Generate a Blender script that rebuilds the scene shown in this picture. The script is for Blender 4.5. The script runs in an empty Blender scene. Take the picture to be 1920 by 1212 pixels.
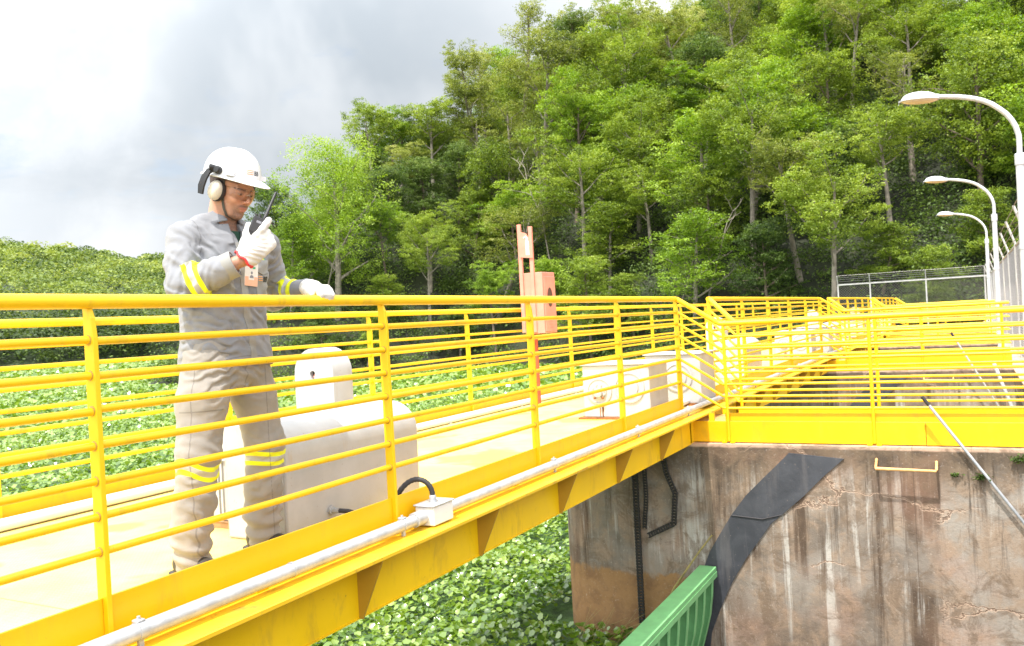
import bpy, math, random
import numpy as np
from mathutils import Vector, Matrix

# ------------------------------------------------------------------ camera, sky, sun, exposure
SC = bpy.context.scene
COL = SC.collection
YAW, ROLL = 0.492, -0.055
fw = np.array([-math.sin(YAW), math.cos(YAW), 0.0])
rt = np.array([math.cos(YAW), math.sin(YAW), 0.0])
up = np.array([0, 0, 1.0])
r2 = rt * math.cos(ROLL) + up * math.sin(ROLL)
u2 = -rt * math.sin(ROLL) + up * math.cos(ROLL)
cd = bpy.data.cameras.new('camera')
cam = bpy.data.objects.new('camera', cd)
COL.objects.link(cam)
cam.matrix_world = Matrix(((r2[0], u2[0], -fw[0], 0), (r2[1], u2[1], -fw[1], 0), (r2[2], u2[2], -fw[2], 0), (0, 0, 0, 1)))
cd.sensor_width = 36
cd.lens = 30
cd.clip_start = 0.05
cd.clip_end = 3000
cd.dof.use_dof = True
cd.dof.focus_distance = 3.6
cd.dof.aperture_fstop = 9.0
SC.camera = cam

SUN_EL, SUN_AZ = math.radians(65), math.radians(4)     # sun stands behind the camera, slightly to the left
sdir = Vector((-math.sin(SUN_AZ) * math.cos(SUN_EL), -math.cos(SUN_AZ) * math.cos(SUN_EL), math.sin(SUN_EL)))
sl = bpy.data.lights.new('sun', 'SUN')
sl.energy = 3.2
sl.angle = math.radians(0.6)
sl.color = (1, 0.955, 0.89)
so = bpy.data.objects.new('sun', sl)
COL.objects.link(so)
so.rotation_euler = sdir.to_track_quat('Z', 'Y').to_euler()
so.location = (-5, -20, 30)

SC.view_settings.view_transform = 'Standard'
SC.view_settings.look = 'None'
SC.view_settings.gamma = 1
SC.view_settings.exposure = 1.0
try:
    SC.cycles.max_bounces = 6
    SC.cycles.transparent_max_bounces = 8
    SC.cycles.sample_clamp_indirect = 8
except Exception:
    pass


class NT:
    """small node helper"""
    def __init__(s, tree):
        s.t = tree
        s.n = tree.nodes
        s.l = tree.links

    def add(s, kind, **kw):
        nd = s.n.new(kind)
        for k, v in kw.items():
            setattr(nd, k, v)
        return nd

    def put(s, sock, v):
        if isinstance(v, bpy.types.NodeSocket):
            s.l.new(v, sock)
        else:
            if isinstance(v, (tuple, list)) and len(v) == 3 and sock.type == 'RGBA':
                v = (*v, 1)
            sock.default_value = v

    def math(s, op, a, b=0.0, c=0.0, clamp=False):
        nd = s.add('ShaderNodeMath', operation=op, use_clamp=clamp)
        s.put(nd.inputs[0], a); s.put(nd.inputs[1], b); s.put(nd.inputs[2], c)
        return nd.outputs[0]

    def mix(s, f, a, b, blend='MIX'):
        nd = s.add('ShaderNodeMix', data_type='RGBA', blend_type=blend)
        s.put(nd.inputs[0], f); s.put(nd.inputs[6], a); s.put(nd.inputs[7], b)
        return nd.outputs[2]

    def noise(s, scale, detail=3.0, rough=0.55, vec=None, dist=0.0, color=False):
        nd = s.add('ShaderNodeTexNoise')
        s.put(nd.inputs['Scale'], scale); s.put(nd.inputs['Detail'], detail); s.put(nd.inputs['Roughness'], rough)
        s.put(nd.inputs['Distortion'], dist)
        if vec is not None:
            s.put(nd.inputs['Vector'], vec)
        return nd.outputs[1 if color else 0]

    def ramp(s, f, lo, hi, a=0.0, b=1.0, smooth=True):
        nd = s.add('ShaderNodeMapRange', interpolation_type='SMOOTHSTEP' if smooth else 'LINEAR')
        s.put(nd.inputs[0], f); s.put(nd.inputs[1], lo); s.put(nd.inputs[2], hi); s.put(nd.inputs[3], a); s.put(nd.inputs[4], b)
        return nd.outputs[0]

    def mapping(s, vec, scale=(1, 1, 1), loc=(0, 0, 0)):
        nd = s.add('ShaderNodeMapping')
        s.put(nd.inputs[0], vec); nd.inputs['Scale'].default_value = scale; nd.inputs['Location'].default_value = loc
        return nd.outputs[0]

    def sep(s, vec):
        nd = s.add('ShaderNodeSeparateXYZ'); s.put(nd.inputs[0], vec)
        return nd.outputs

    def dot(s, a, b):
        nd = s.add('ShaderNodeVectorMath', operation='DOT_PRODUCT'); s.put(nd.inputs[0], a); s.put(nd.inputs[1], b)
        return nd.outputs['Value']


W = bpy.data.worlds.new('World')
SC.world = W
W.use_nodes = True
t = NT(W.node_tree)
t.n.clear()
sky = t.add('ShaderNodeTexSky', sky_type='NISHITA', sun_disc=False, sun_elevation=SUN_EL, sun_rotation=math.pi + SUN_AZ)
gen = t.add('ShaderNodeTexCoord').outputs['Generated']
sx = t.sep(gen)
# clouds are laid out on a plane overhead, so they shrink towards the horizon
zc = t.math('MAXIMUM', t.math('ADD', sx[2], 0.12), 0.02)
comb = t.add('ShaderNodeCombineXYZ')
t.put(comb.inputs[0], t.math('DIVIDE', sx[0], zc)); t.put(comb.inputs[1], t.math('DIVIDE', sx[1], zc)); t.put(comb.inputs[2], sx[2])
cv = comb.outputs[0]
n1 = t.noise(0.9, 5, 0.55, cv, 0.3)
n2 = t.noise(2.6, 5, 0.6, cv, 0.4)
puff = t.noise(5.5, 6, 0.6, gen, 0.25)
puff2 = t.noise(2.2, 5, 0.6, gen, 0.3)
def lobe(d, c0, c1):
    d = Vector(d).normalized()
    dd = t.math('ADD', t.dot(gen, tuple(d)), t.math('MULTIPLY', t.math('SUBTRACT', puff2, 0.5), 0.10))
    return t.ramp(dd, c0, c1)
def pix(x, y):
    d = fw + r2 * (x - 960) / 1600 - u2 * (y - 606) / 1600
    return tuple(d / np.linalg.norm(d))
g1 = lobe(pix(620, 190), 0.945, 0.992)
g2 = lobe(pix(380, 40), 0.93, 0.995)
g3 = lobe(pix(700, 60), 0.97, 0.999)
grey = t.math('MAXIMUM', t.math('MULTIPLY', g1, 1.0), t.math('MULTIPLY', g2, 0.62))
grey = t.math('MAXIMUM', grey, t.math('MULTIPLY', g3, 0.35))
grey = t.math('ADD', grey, t.ramp(n1, 0.5, 0.75, 0, 0.25), clamp=True)
white = t.mix(t.ramp(puff, 0.35, 0.62), (4.5, 4.75, 5.0), (6.2, 6.3, 6.4))
dark = t.mix(t.ramp(puff2, 0.38, 0.62), (2.6, 2.9, 3.2), (3.8, 4.0, 4.2))
cl = t.mix(grey, white, dark)
glow = t.ramp(t.dot(gen, tuple(sdir)), -0.20, 0.8, 1.0, 3.0)     # cloud brightness added around the sun, behind the camera, to fill shaded faces
vs_ = t.add('ShaderNodeVectorMath', operation='SCALE'); t.put(vs_.inputs[0], cl); t.put(vs_.inputs[3], glow); cl = vs_.outputs[0]
cover = t.ramp(n2, 0.28, 0.46, 0.75, 1.0)
col = t.mix(cover, sky.outputs[0], cl)
bg = t.add('ShaderNodeBackground')
t.put(bg.inputs[0], col); bg.inputs[1].default_value = 0.1
ow = t.add('ShaderNodeOutputWorld')
t.l.new(bg.outputs[0], ow.inputs[0])


# ------------------------------------------------------------------ materials
def material(name):
    m = bpy.data.materials.new(name)
    m.use_nodes = True
    n = NT(m.node_tree)
    n.n.clear()
    n.m = m
    n.bsdf = n.add('ShaderNodeBsdfPrincipled')
    n.out = n.add('ShaderNodeOutputMaterial')
    n.l.new(n.bsdf.outputs[0], n.out.inputs[0])
    n.obj = n.add('ShaderNodeTexCoord').outputs['Object']
    n.pos = n.add('ShaderNodeNewGeometry').outputs['Position']
    return n

def bump(n, h, strength=0.3, dist=0.01):
    b = n.add('ShaderNodeBump')
    n.put(b.inputs['Strength'], strength); n.put(b.inputs['Distance'], dist); n.put(b.inputs['Height'], h)
    n.l.new(b.outputs[0], n.bsdf.inputs['Normal'])

def simple(name, col, rough=0.5, var=0.12, scale=8, metal=0.0, spec=0.5, bmp=0.0, bscale=60, dirt=0.0, dirtcol=(0.12, 0.08, 0.04)):
    n = material(name)
    f = n.noise(scale, 4, 0.6, n.pos)
    a = tuple(min(1, c * (1 + var)) for c in col); b = tuple(c * (1 - var) for c in col)
    c = n.mix(n.ramp(f, 0.3, 0.7), b, a)
    if dirt > 0:
        d = n.math('MULTIPLY', n.ramp(n.noise(scale * 4.3, 5, 0.7, n.pos, 0.5), 0.56, 0.72), dirt)
        c = n.mix(d, c, dirtcol)
    n.put(n.bsdf.inputs['Base Color'], c)
    n.put(n.bsdf.inputs['Roughness'], n.ramp(f, 0.2, 0.8, rough * 0.85, min(1, rough * 1.15)))
    n.bsdf.inputs['Metallic'].default_value = metal
    n.bsdf.inputs['Specular IOR Level'].default_value = spec
    if bmp:
        bump(n, n.noise(bscale, 3, 0.6, n.pos), bmp, 0.004)
    return n.m

M = {}
def yellow(name, col, dirt):
    n = material(name)
    f = n.noise(2.5, 4, 0.6, n.pos)
    c = n.mix(n.ramp(f, 0.3, 0.7), tuple(x * 0.92 for x in col), col)
    spots = n.ramp(n.noise(38, 4, 0.7, n.pos, 0.4), 0.66, 0.74)
    grime = n.math('MULTIPLY', n.ramp(n.noise(6, 5, 0.7, n.mapping(n.pos, (1, 1, 0.35)), 0.4), 0.52, 0.72), dirt)
    c = n.mix(grime, c, (0.40, 0.22, 0.035))
    c = n.mix(n.math('MULTIPLY', spots, min(1, dirt * 1.3)), c, (0.20, 0.11, 0.03))
    n.put(n.bsdf.inputs['Base Color'], c)
    n.put(n.bsdf.inputs['Roughness'], n.ramp(f, 0.2, 0.8, 0.32, 0.5))
    bump(n, n.noise(90, 3, 0.6, n.pos), 0.12, 0.003)
    return n.m
M['yellow'] = yellow('yellow_paint', (0.87, 0.55, 0.003), 0.42)
M['yellow_dirty'] = yellow('dirty_yellow_ledge', (0.86, 0.52, 0.02), 1.0)
M['weld_shade'] = yellow('grimy_weld_and_gusset_shade', (0.45, 0.25, 0.02), 1.0)  # grime on the weld beads; on the gussets its brown is painted shade
M['yellow_clean'] = yellow('yellow_plate_paint', (0.88, 0.485, 0.001), 0.28)

n = material('worn_yellow_deck')
f = n.noise(1.1, 4, 0.6, n.pos)
w = n.noise(2.2, 5, 0.6, n.pos, 0.3)
c = n.mix(n.ramp(w, 0.35, 0.65), (0.77, 0.57, 0.15), (0.74, 0.58, 0.22))
patch = n.math('MULTIPLY', n.ramp(f, 0.56, 0.63), 0.8)
c = n.mix(patch, c, (0.82, 0.60, 0.06))
c = n.mix(n.math('MULTIPLY', n.ramp(n.noise(30, 4, 0.7, n.pos), 0.6, 0.75), 0.35), c, (0.5, 0.36, 0.18))
xs = n.sep(n.pos)
edge = n.ramp(n.math('ADD', xs[0], n.math('MULTIPLY', n.math('SUBTRACT', w, 0.5), 0.06)), -2.68, -2.62)
c = n.mix(n.math('MULTIPLY', edge, 0.75), c, (0.52, 0.33, 0.13))
jn = n.math('ABSOLUTE', n.math('SUBTRACT', n.math('FRACT', n.math('MULTIPLY', n.math('ADD', xs[1], 20.1), 1 / 1.52)), 0.5))
c = n.mix(n.math('MULTIPLY', n.ramp(jn, 0.0035, 0.0015), 0.8), c, (0.25, 0.15, 0.05))
n.put(n.bsdf.inputs['Base Color'], c)
n.bsdf.inputs['Roughness'].default_value = 0.6
# raised tread pattern of the checker plate
def bars(n, vx, vy):
    wv = n.math('SINE', n.math('MULTIPLY', vx, 150)); wu = n.math('SINE', n.math('MULTIPLY', vy, 150))
    return n.ramp(n.math('MULTIPLY', wv, wu), 0.3, 0.7)
bump(n, bars(n, n.math('ADD', xs[0], xs[1]), n.math('SUBTRACT', xs[0], xs[1])), 0.35, 0.003)
M['deck'] = n.m

M['white'] = simple('white_paint', (0.66, 0.66, 0.65), 0.4, 0.05, 5, dirt=0.18, dirtcol=(0.45, 0.33, 0.2))
M['galv'] = simple('galvanised_conduit', (0.40, 0.415, 0.435), 0.38, 0.14, 12, metal=0.15, dirt=0.25, dirtcol=(0.35, 0.32, 0.28), bmp=0.1)
M['lamp_metal'] = simple('painted_lamp_post', (0.50, 0.51, 0.52), 0.45, 0.1, 6, metal=0.1, dirt=0.3, dirtcol=(0.38, 0.22, 0.12))
M['lamp_glass'] = simple('lamp_lens', (0.62, 0.50, 0.36), 0.25, 0.1, 10)
M['black'] = simple('black_plastic', (0.012, 0.012, 0.013), 0.5, 0.1, 20)
M['rubber'] = simple('black_rubber', (0.03, 0.028, 0.03), 0.6, 0.2, 20)
M['chain'] = simple('greasy_chain', (0.02, 0.017, 0.014), 0.55, 0.3, 25)
M['green'] = simple('green_gate_paint', (0.19, 0.47, 0.19), 0.5, 0.10, 7, dirt=0.28, dirtcol=(0.10, 0.2, 0.08), bmp=0.15)
M['green_dark'] = simple('weathered_green_gate', (0.07, 0.27, 0.10), 0.6, 0.25, 5, dirt=0.4, dirtcol=(0.03, 0.05, 0.02))
M['salmon'] = simple('faded_red_paint', (0.76, 0.26, 0.19), 0.55, 0.08, 9, dirt=0.12, dirtcol=(0.6, 0.2, 0.12), bmp=0.1)
M['salmon_dark'] = simple('red_lead_paint', (0.42, 0.075, 0.03), 0.6, 0.2, 9, dirt=0.3)
M['dark_hole'] = simple('dark_interior', (0.10, 0.045, 0.03), 0.7, 0.2, 20)
M['orange_pipe'] = simple('faded_yellow_rung', (0.80, 0.44, 0.16), 0.55, 0.15, 20, dirt=0.4)
M['wood'] = simple('wood_board', (0.36, 0.2, 0.09), 0.8, 0.25, 14, bmp=0.3)
M['wire'] = simple('fence_wire', (0.24, 0.225, 0.21), 0.5, 0.15, 12, metal=0.4)
M['fence_post'] = simple('weathered_white_post', (0.44, 0.43, 0.41), 0.6, 0.12, 5, dirt=0.5, dirtcol=(0.42, 0.22, 0.09))
M['moss'] = simple('moss_leaves', (0.06, 0.13, 0.02), 0.8, 0.4, 20)
M['stalk'] = simple('dry_plant_stalk', (0.30, 0.24, 0.08), 0.7, 0.3, 14)

def hoist_mat():
    n = material('white_machine_paint')
    f = n.noise(4, 4, 0.6, n.pos)
    c = n.mix(n.ramp(f, 0.3, 0.7), (0.40, 0.40, 0.40), (0.47, 0.47, 0.47))
    st = n.math('MULTIPLY', n.ramp(n.noise(7, 5, 0.65, n.mapping(n.pos, (2.2, 2.2, 0.3)), 0.4), 0.60, 0.78), 0.4)
    c = n.mix(st, c, (0.42, 0.30, 0.18))
    c = n.mix(n.math('MULTIPLY', n.ramp(n.noise(60, 3, 0.6, n.pos), 0.66, 0.74), 0.5), c, (0.25, 0.13, 0.06))
    n.put(n.bsdf.inputs['Base Color'], c)
    n.bsdf.inputs['Roughness'].default_value = 0.42
    bump(n, n.noise(9, 3, 0.5, n.pos), 0.15, 0.01)
    return n.m
M['machine'] = hoist_mat()
M['rust'] = simple('rust', (0.26, 0.10, 0.03), 0.85, 0.4, 20, bmp=0.4)

# weathered concrete of the piers
n = material('stained_concrete')
P = n.pos
xs = n.sep(P)
lowf = n.noise(1.3, 5, 0.6, P, 0.6)
mid = n.noise(4.5, 6, 0.65, P, 0.5)
fine = n.noise(42, 5, 0.7, P)
c = n.mix(n.ramp(lowf, 0.35, 0.65), (0.158, 0.126, 0.098), (0.30, 0.262, 0.220))
grad = n.ramp(n.math('ADD', xs[0], n.math('MULTIPLY', n.math('SUBTRACT', mid, 0.5), 1.2)), -1.1, 0.5)
c = n.mix(n.math('MULTIPLY', grad, 0.7), c, (0.40, 0.36, 0.31))
c = n.mix(n.ramp(mid, 0.40, 0.66, 0, 0.8), c, (0.33, 0.235, 0.16))
sx1 = n.noise(1.5, 9, 0.72, n.mapping(P, (2.0, 1.0, 0.09)), 0.15)
streak = sx1
keep = n.ramp(n.noise(1.4, 4, 0.6, n.mapping(P, (1, 1, 0.6), (3, 1, 7))), 0.36, 0.56)
c = n.mix(n.math('MULTIPLY', n.math('MULTIPLY', n.ramp(sx1, 0.49, 0.58), keep), 0.95), c, (0.085, 0.058, 0.040))
sx2 = n.noise(3.1, 8, 0.7, n.mapping(P, (1.9, 1.0, 0.08), (5, 2, 1)), 0.12)
keep2 = n.ramp(n.noise(1.6, 4, 0.6, n.mapping(P, (1, 1, 0.5), (8, 1, 2))), 0.42, 0.58)
c = n.mix(n.math('MULTIPLY', n.math('MULTIPLY', n.ramp(sx2, 0.53, 0.60), keep2), 0.8), c, (0.52, 0.49, 0.44))
sx3 = n.noise(5.2, 7, 0.7, n.mapping(P, (1.6, 1.0, 0.10), (9, 4, 3)), 0.1)
blk = n.math('MULTIPLY', n.ramp(sx3, 0.56, 0.63), n.ramp(xs[2], -2.6, -1.4, 0.1, 0.95))
c = n.mix(blk, c, (0.055, 0.043, 0.034))
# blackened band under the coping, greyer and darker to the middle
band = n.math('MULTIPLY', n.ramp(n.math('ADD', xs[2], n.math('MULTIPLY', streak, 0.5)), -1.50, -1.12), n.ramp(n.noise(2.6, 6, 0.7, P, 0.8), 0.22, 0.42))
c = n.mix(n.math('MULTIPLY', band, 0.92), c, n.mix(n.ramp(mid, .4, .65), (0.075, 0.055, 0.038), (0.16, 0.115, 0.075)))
lip = n.ramp(n.math('ADD', xs[2], n.math('MULTIPLY', mid, 0.03)), -1.292, -1.272)
c = n.mix(n.math('MULTIPLY', lip, 0.8), c, (0.62, 0.42, 0.30))
pink = n.math('MULTIPLY', n.ramp(n.noise(1.1, 3, 0.5, P, 0.2), 0.5, 0.68), 0.22)
c = n.mix(pink, c, (0.50, 0.27, 0.18))
blot = n.noise(3.0, 8, 0.75, P, 1.0)
c = n.mix(n.ramp(blot, 0.48, 0.60, 0, 0.65), c, (0.155, 0.108, 0.072))
# tide mark towards the water (upstream nose only)
wl = n.math('ADD', xs[2], n.math('MULTIPLY', n.math('SUBTRACT', mid, 0.5), 0.28))
tide = n.math('MULTIPLY', n.ramp(wl, -2.56, -2.62), n.ramp(xs[0], -2.3, -2.5))
c = n.mix(n.math('MULTIPLY', tide, 0.92), c, n.mix(n.ramp(mid, 0.4, 0.65), (0.34, 0.185, 0.075), (0.24, 0.13, 0.06)))
# hairline cracks with pale lime along them
vor = n.add('ShaderNodeTexVoronoi', feature='DISTANCE_TO_EDGE')
wp = n.add('ShaderNodeVectorMath', operation='ADD')
n.put(wp.inputs[0], n.mapping(P, (0.8, 1.0, 1.9))); sc_ = n.add('ShaderNodeVectorMath', operation='SCALE')
n.put(sc_.inputs[0], n.noise(3.5, 5, 0.6, P, 0, True)); sc_.inputs[3].default_value = 0.55
n.put(wp.inputs[1], sc_.outputs[0]); n.put(vor.inputs['Vector'], wp.outputs[0]); vor.inputs['Scale'].default_value = 0.75
cm = n.math('MULTIPLY', n.ramp(n.noise(1.3, 3, 0.5, P), 0.50, 0.60), n.ramp(xs[0], -2.1, -1.7))
lime = n.math('MULTIPLY', n.ramp(vor.outputs[0], 0.024, 0.004), cm)
c = n.mix(n.math('MULTIPLY', lime, 0.55), c, (0.66, 0.47, 0.34))
crk = n.math('MULTIPLY', n.ramp(vor.outputs[0], 0.009, 0.002), cm)
c = n.mix(n.math('MULTIPLY', crk, 0.7), c, (0.10, 0.06, 0.04))
# darker vertical construction joints
jx = n.math('ABSOLUTE', n.math('SUBTRACT', n.math('FRACT', n.math('MULTIPLY', n.math('ADD', xs[0], 20.27), 2.2)), 0.5))
jt = n.math('MULTIPLY', n.ramp(jx, 0.014, 0.004), n.ramp(xs[0], -0.9, -0.6))
c = n.mix(n.math('MULTIPLY', jt, n.ramp(streak, 0.35, 0.6, 0.0, 0.6)), c, (0.10, 0.07, 0.05))
c = n.mix(n.ramp(fine, 0.55, 0.75, 0, 0.35), c, (0.12, 0.09, 0.07))
c = n.mix(n.ramp(fine, 0.42, 0.3, 0, 0.3), c, (0.6, 0.52, 0.44))
n.put(n.bsdf.inputs['Base Color'], c)
n.bsdf.inputs['Roughness'].default_value = 0.88
n.bsdf.inputs['Specular IOR Level'].default_value = 0.25
hh = n.math('ADD', n.math('MULTIPLY', mid, 0.6), n.math('MULTIPLY', fine, 0.4))
hh = n.math('SUBTRACT', hh, n.math('MULTIPLY', crk, 0.7))
bump(n, hh, 0.55, 0.02)
M['concrete'] = n.m

n = material('black_seal_plate')
f = n.noise(3, 5, 0.65, n.pos, 0.5)
sf = n.noise(6, 5, 0.6, n.mapping(n.pos, (2, 2, 0.2)), 0.3)
c = n.mix(n.ramp(f, 0.35, 0.7), (0.036, 0.038, 0.046), (0.066, 0.068, 0.078))
c = n.mix(n.ramp(sf, 0.55, 0.7, 0, 0.45), c, (0.12, 0.11, 0.11))
c = n.mix(n.math('MULTIPLY', n.ramp(n.noise(45, 3, 0.6, n.pos), 0.68, 0.76), 0.7), c, (0.32, 0.24, 0.18))
n.put(n.bsdf.inputs['Base Color'], c)
n.bsdf.inputs['Roughness'].default_value = 0.55
bump(n, n.noise(25, 4, 0.6, n.pos), 0.2, 0.01)
M['seal'] = n.m

# foliage
def leaf_mat(name, cols, rough=0.55, trans=0.35, spec=0.35, varattr='var', sat=1.0):
    n = material(name)
    a = n.add('ShaderNodeAttribute', attribute_name=varattr)
    oi = n.add('ShaderNodeObjectInfo')
    v = n.math('ADD', n.math('MULTIPLY', a.outputs['Fac'], 0.75), n.math('MULTIPLY', oi.outputs['Random'], 0.25))
    cr = n.add('ShaderNodeValToRGB')
    e = cr.color_ramp.elements
    e[0].position = 0.05; e[0].color = (*cols[0], 1)
    e[1].position = 0.95; e[1].color = (*cols[-1], 1)
    for i, cc in enumerate(cols[1:-1]):
        x = e.new(0.05 + 0.9 * (i + 1) / (len(cols) - 1)); x.color = (*cc, 1)
    n.put(cr.inputs[0], v)
    n.put(n.bsdf.inputs['Base Color'], cr.outputs[0])
    n.bsdf.inputs['Roughness'].default_value = rough
    n.bsdf.inputs['Specular IOR Level'].default_value = spec
    tr = n.add('ShaderNodeBsdfTranslucent')
    hs = n.add('ShaderNodeHueSaturation'); hs.inputs['Saturation'].default_value = 1.1; hs.inputs['Value'].default_value = 1.5
    hs.inputs['Hue'].default_value = 0.49
    n.put(hs.inputs['Color'], cr.outputs[0]); n.put(tr.inputs[0], hs.outputs[0])
    ms = n.add('ShaderNodeMixShader'); ms.inputs[0].default_value = trans
    n.l.new(n.bsdf.outputs[0], ms.inputs[1]); n.l.new(tr.outputs[0], ms.inputs[2]); n.l.new(ms.outputs[0], n.out.inputs[0])
    return n.m
M['leaf_mid'] = leaf_mat('leaf_mid_green', [(0.045, 0.078, 0.014), (0.14, 0.205, 0.026), (0.24, 0.325, 0.042), (0.36, 0.43, 0.085)])
M['leaf_lime'] = leaf_mat('leaf_lime_green', [(0.06, 0.11, 0.015), (0.15, 0.25, 0.025), (0.25, 0.37, 0.04), (0.36, 0.46, 0.09)])
M['leaf_dark'] = leaf_mat('leaf_dark_green', [(0.028, 0.052, 0.014), (0.07, 0.12, 0.024), (0.13, 0.195, 0.04), (0.25, 0.31, 0.10)])
M['leaf_olive'] = leaf_mat('leaf_olive_green', [(0.06, 0.085, 0.02), (0.16, 0.20, 0.035), (0.27, 0.31, 0.06), (0.42, 0.43, 0.16)])
M['leaf_far'] = leaf_mat('leaf_far_hill', [(0.04, 0.07, 0.02), (0.14, 0.20, 0.04), (0.28, 0.34, 0.07), (0.46, 0.43, 0.19)], trans=0.3)
M['hyacinth'] = leaf_mat('hyacinth_leaf', [(0.045, 0.10, 0.012), (0.105, 0.195, 0.02), (0.18, 0.29, 0.032), (0.28, 0.39, 0.075), (0.42, 0.46, 0.30)], rough=0.24, trans=0.25, spec=1.0)
M['bark'] = simple('pale_bark', (0.24, 0.205, 0.165), 0.9, 0.3, 3, dirt=0.4, bmp=0.4, bscale=12)
M['bark_dark'] = simple('brown_bark', (0.14, 0.105, 0.08), 0.9, 0.3, 3, dirt=0.4, bmp=0.4, bscale=12)
M['ground'] = simple('forest_floor', (0.022, 0.028, 0.011), 0.95, 0.5, 0.4, dirt=0.5, dirtcol=(0.05, 0.035, 0.02), bmp=0.5, bscale=2)
M['far_ground'] = simple('far_hill_ground', (0.035, 0.055, 0.018), 0.95, 0.4, 0.05)
n = material('pond_water')
n.bsdf.inputs['Base Color'].default_value = (0.05, 0.04, 0.02, 1)
n.bsdf.inputs['Roughness'].default_value = 0.12
bump(n, n.noise(4, 3, 0.5, n.pos), 0.15, 0.02)
M['water'] = n.m
n = material('floating_mat')
f = n.noise(0.25, 5, 0.6, n.pos, 0.5); g_ = n.noise(3.0, 5, 0.75, n.pos)
c = n.mix(n.ramp(g_, 0.35, 0.65), (0.02, 0.045, 0.01), (0.07, 0.15, 0.025))
c = n.mix(n.ramp(f, 0.4, 0.7, 0, 0.5), c, (0.10, 0.17, 0.05))
n.put(n.bsdf.inputs['Base Color'], c)
n.bsdf.inputs['Roughness'].default_value = 0.8
bump(n, n.noise(10, 4, 0.7, n.pos), 0.8, 0.08)
M['mat'] = n.m


# ------------------------------------------------------------------ mesh helpers
def set_props(o, label=None, cat=None, group=None, kind=None):
    if label: o['label'] = label
    if cat: o['category'] = cat
    if group: o['group'] = group
    if kind: o['kind'] = kind
    return o

def thing(name, loc, label, cat, group=None):
    o = bpy.data.objects.new(name, None)
    o.empty_display_size = 0.2
    o.location = loc
    COL.objects.link(o)
    return set_props(o, label, cat, group)

def link(name, me, parent=None):
    o = bpy.data.objects.new(name, me)
    COL.objects.link(o)
    if parent is not None:
        o.parent = parent
        q = parent
        off = Vector((0, 0, 0))
        while q is not None:
            off += Vector(q.location)
            q = q.parent
        o.location = -off          # vertices are given in world metres
    return o

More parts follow.
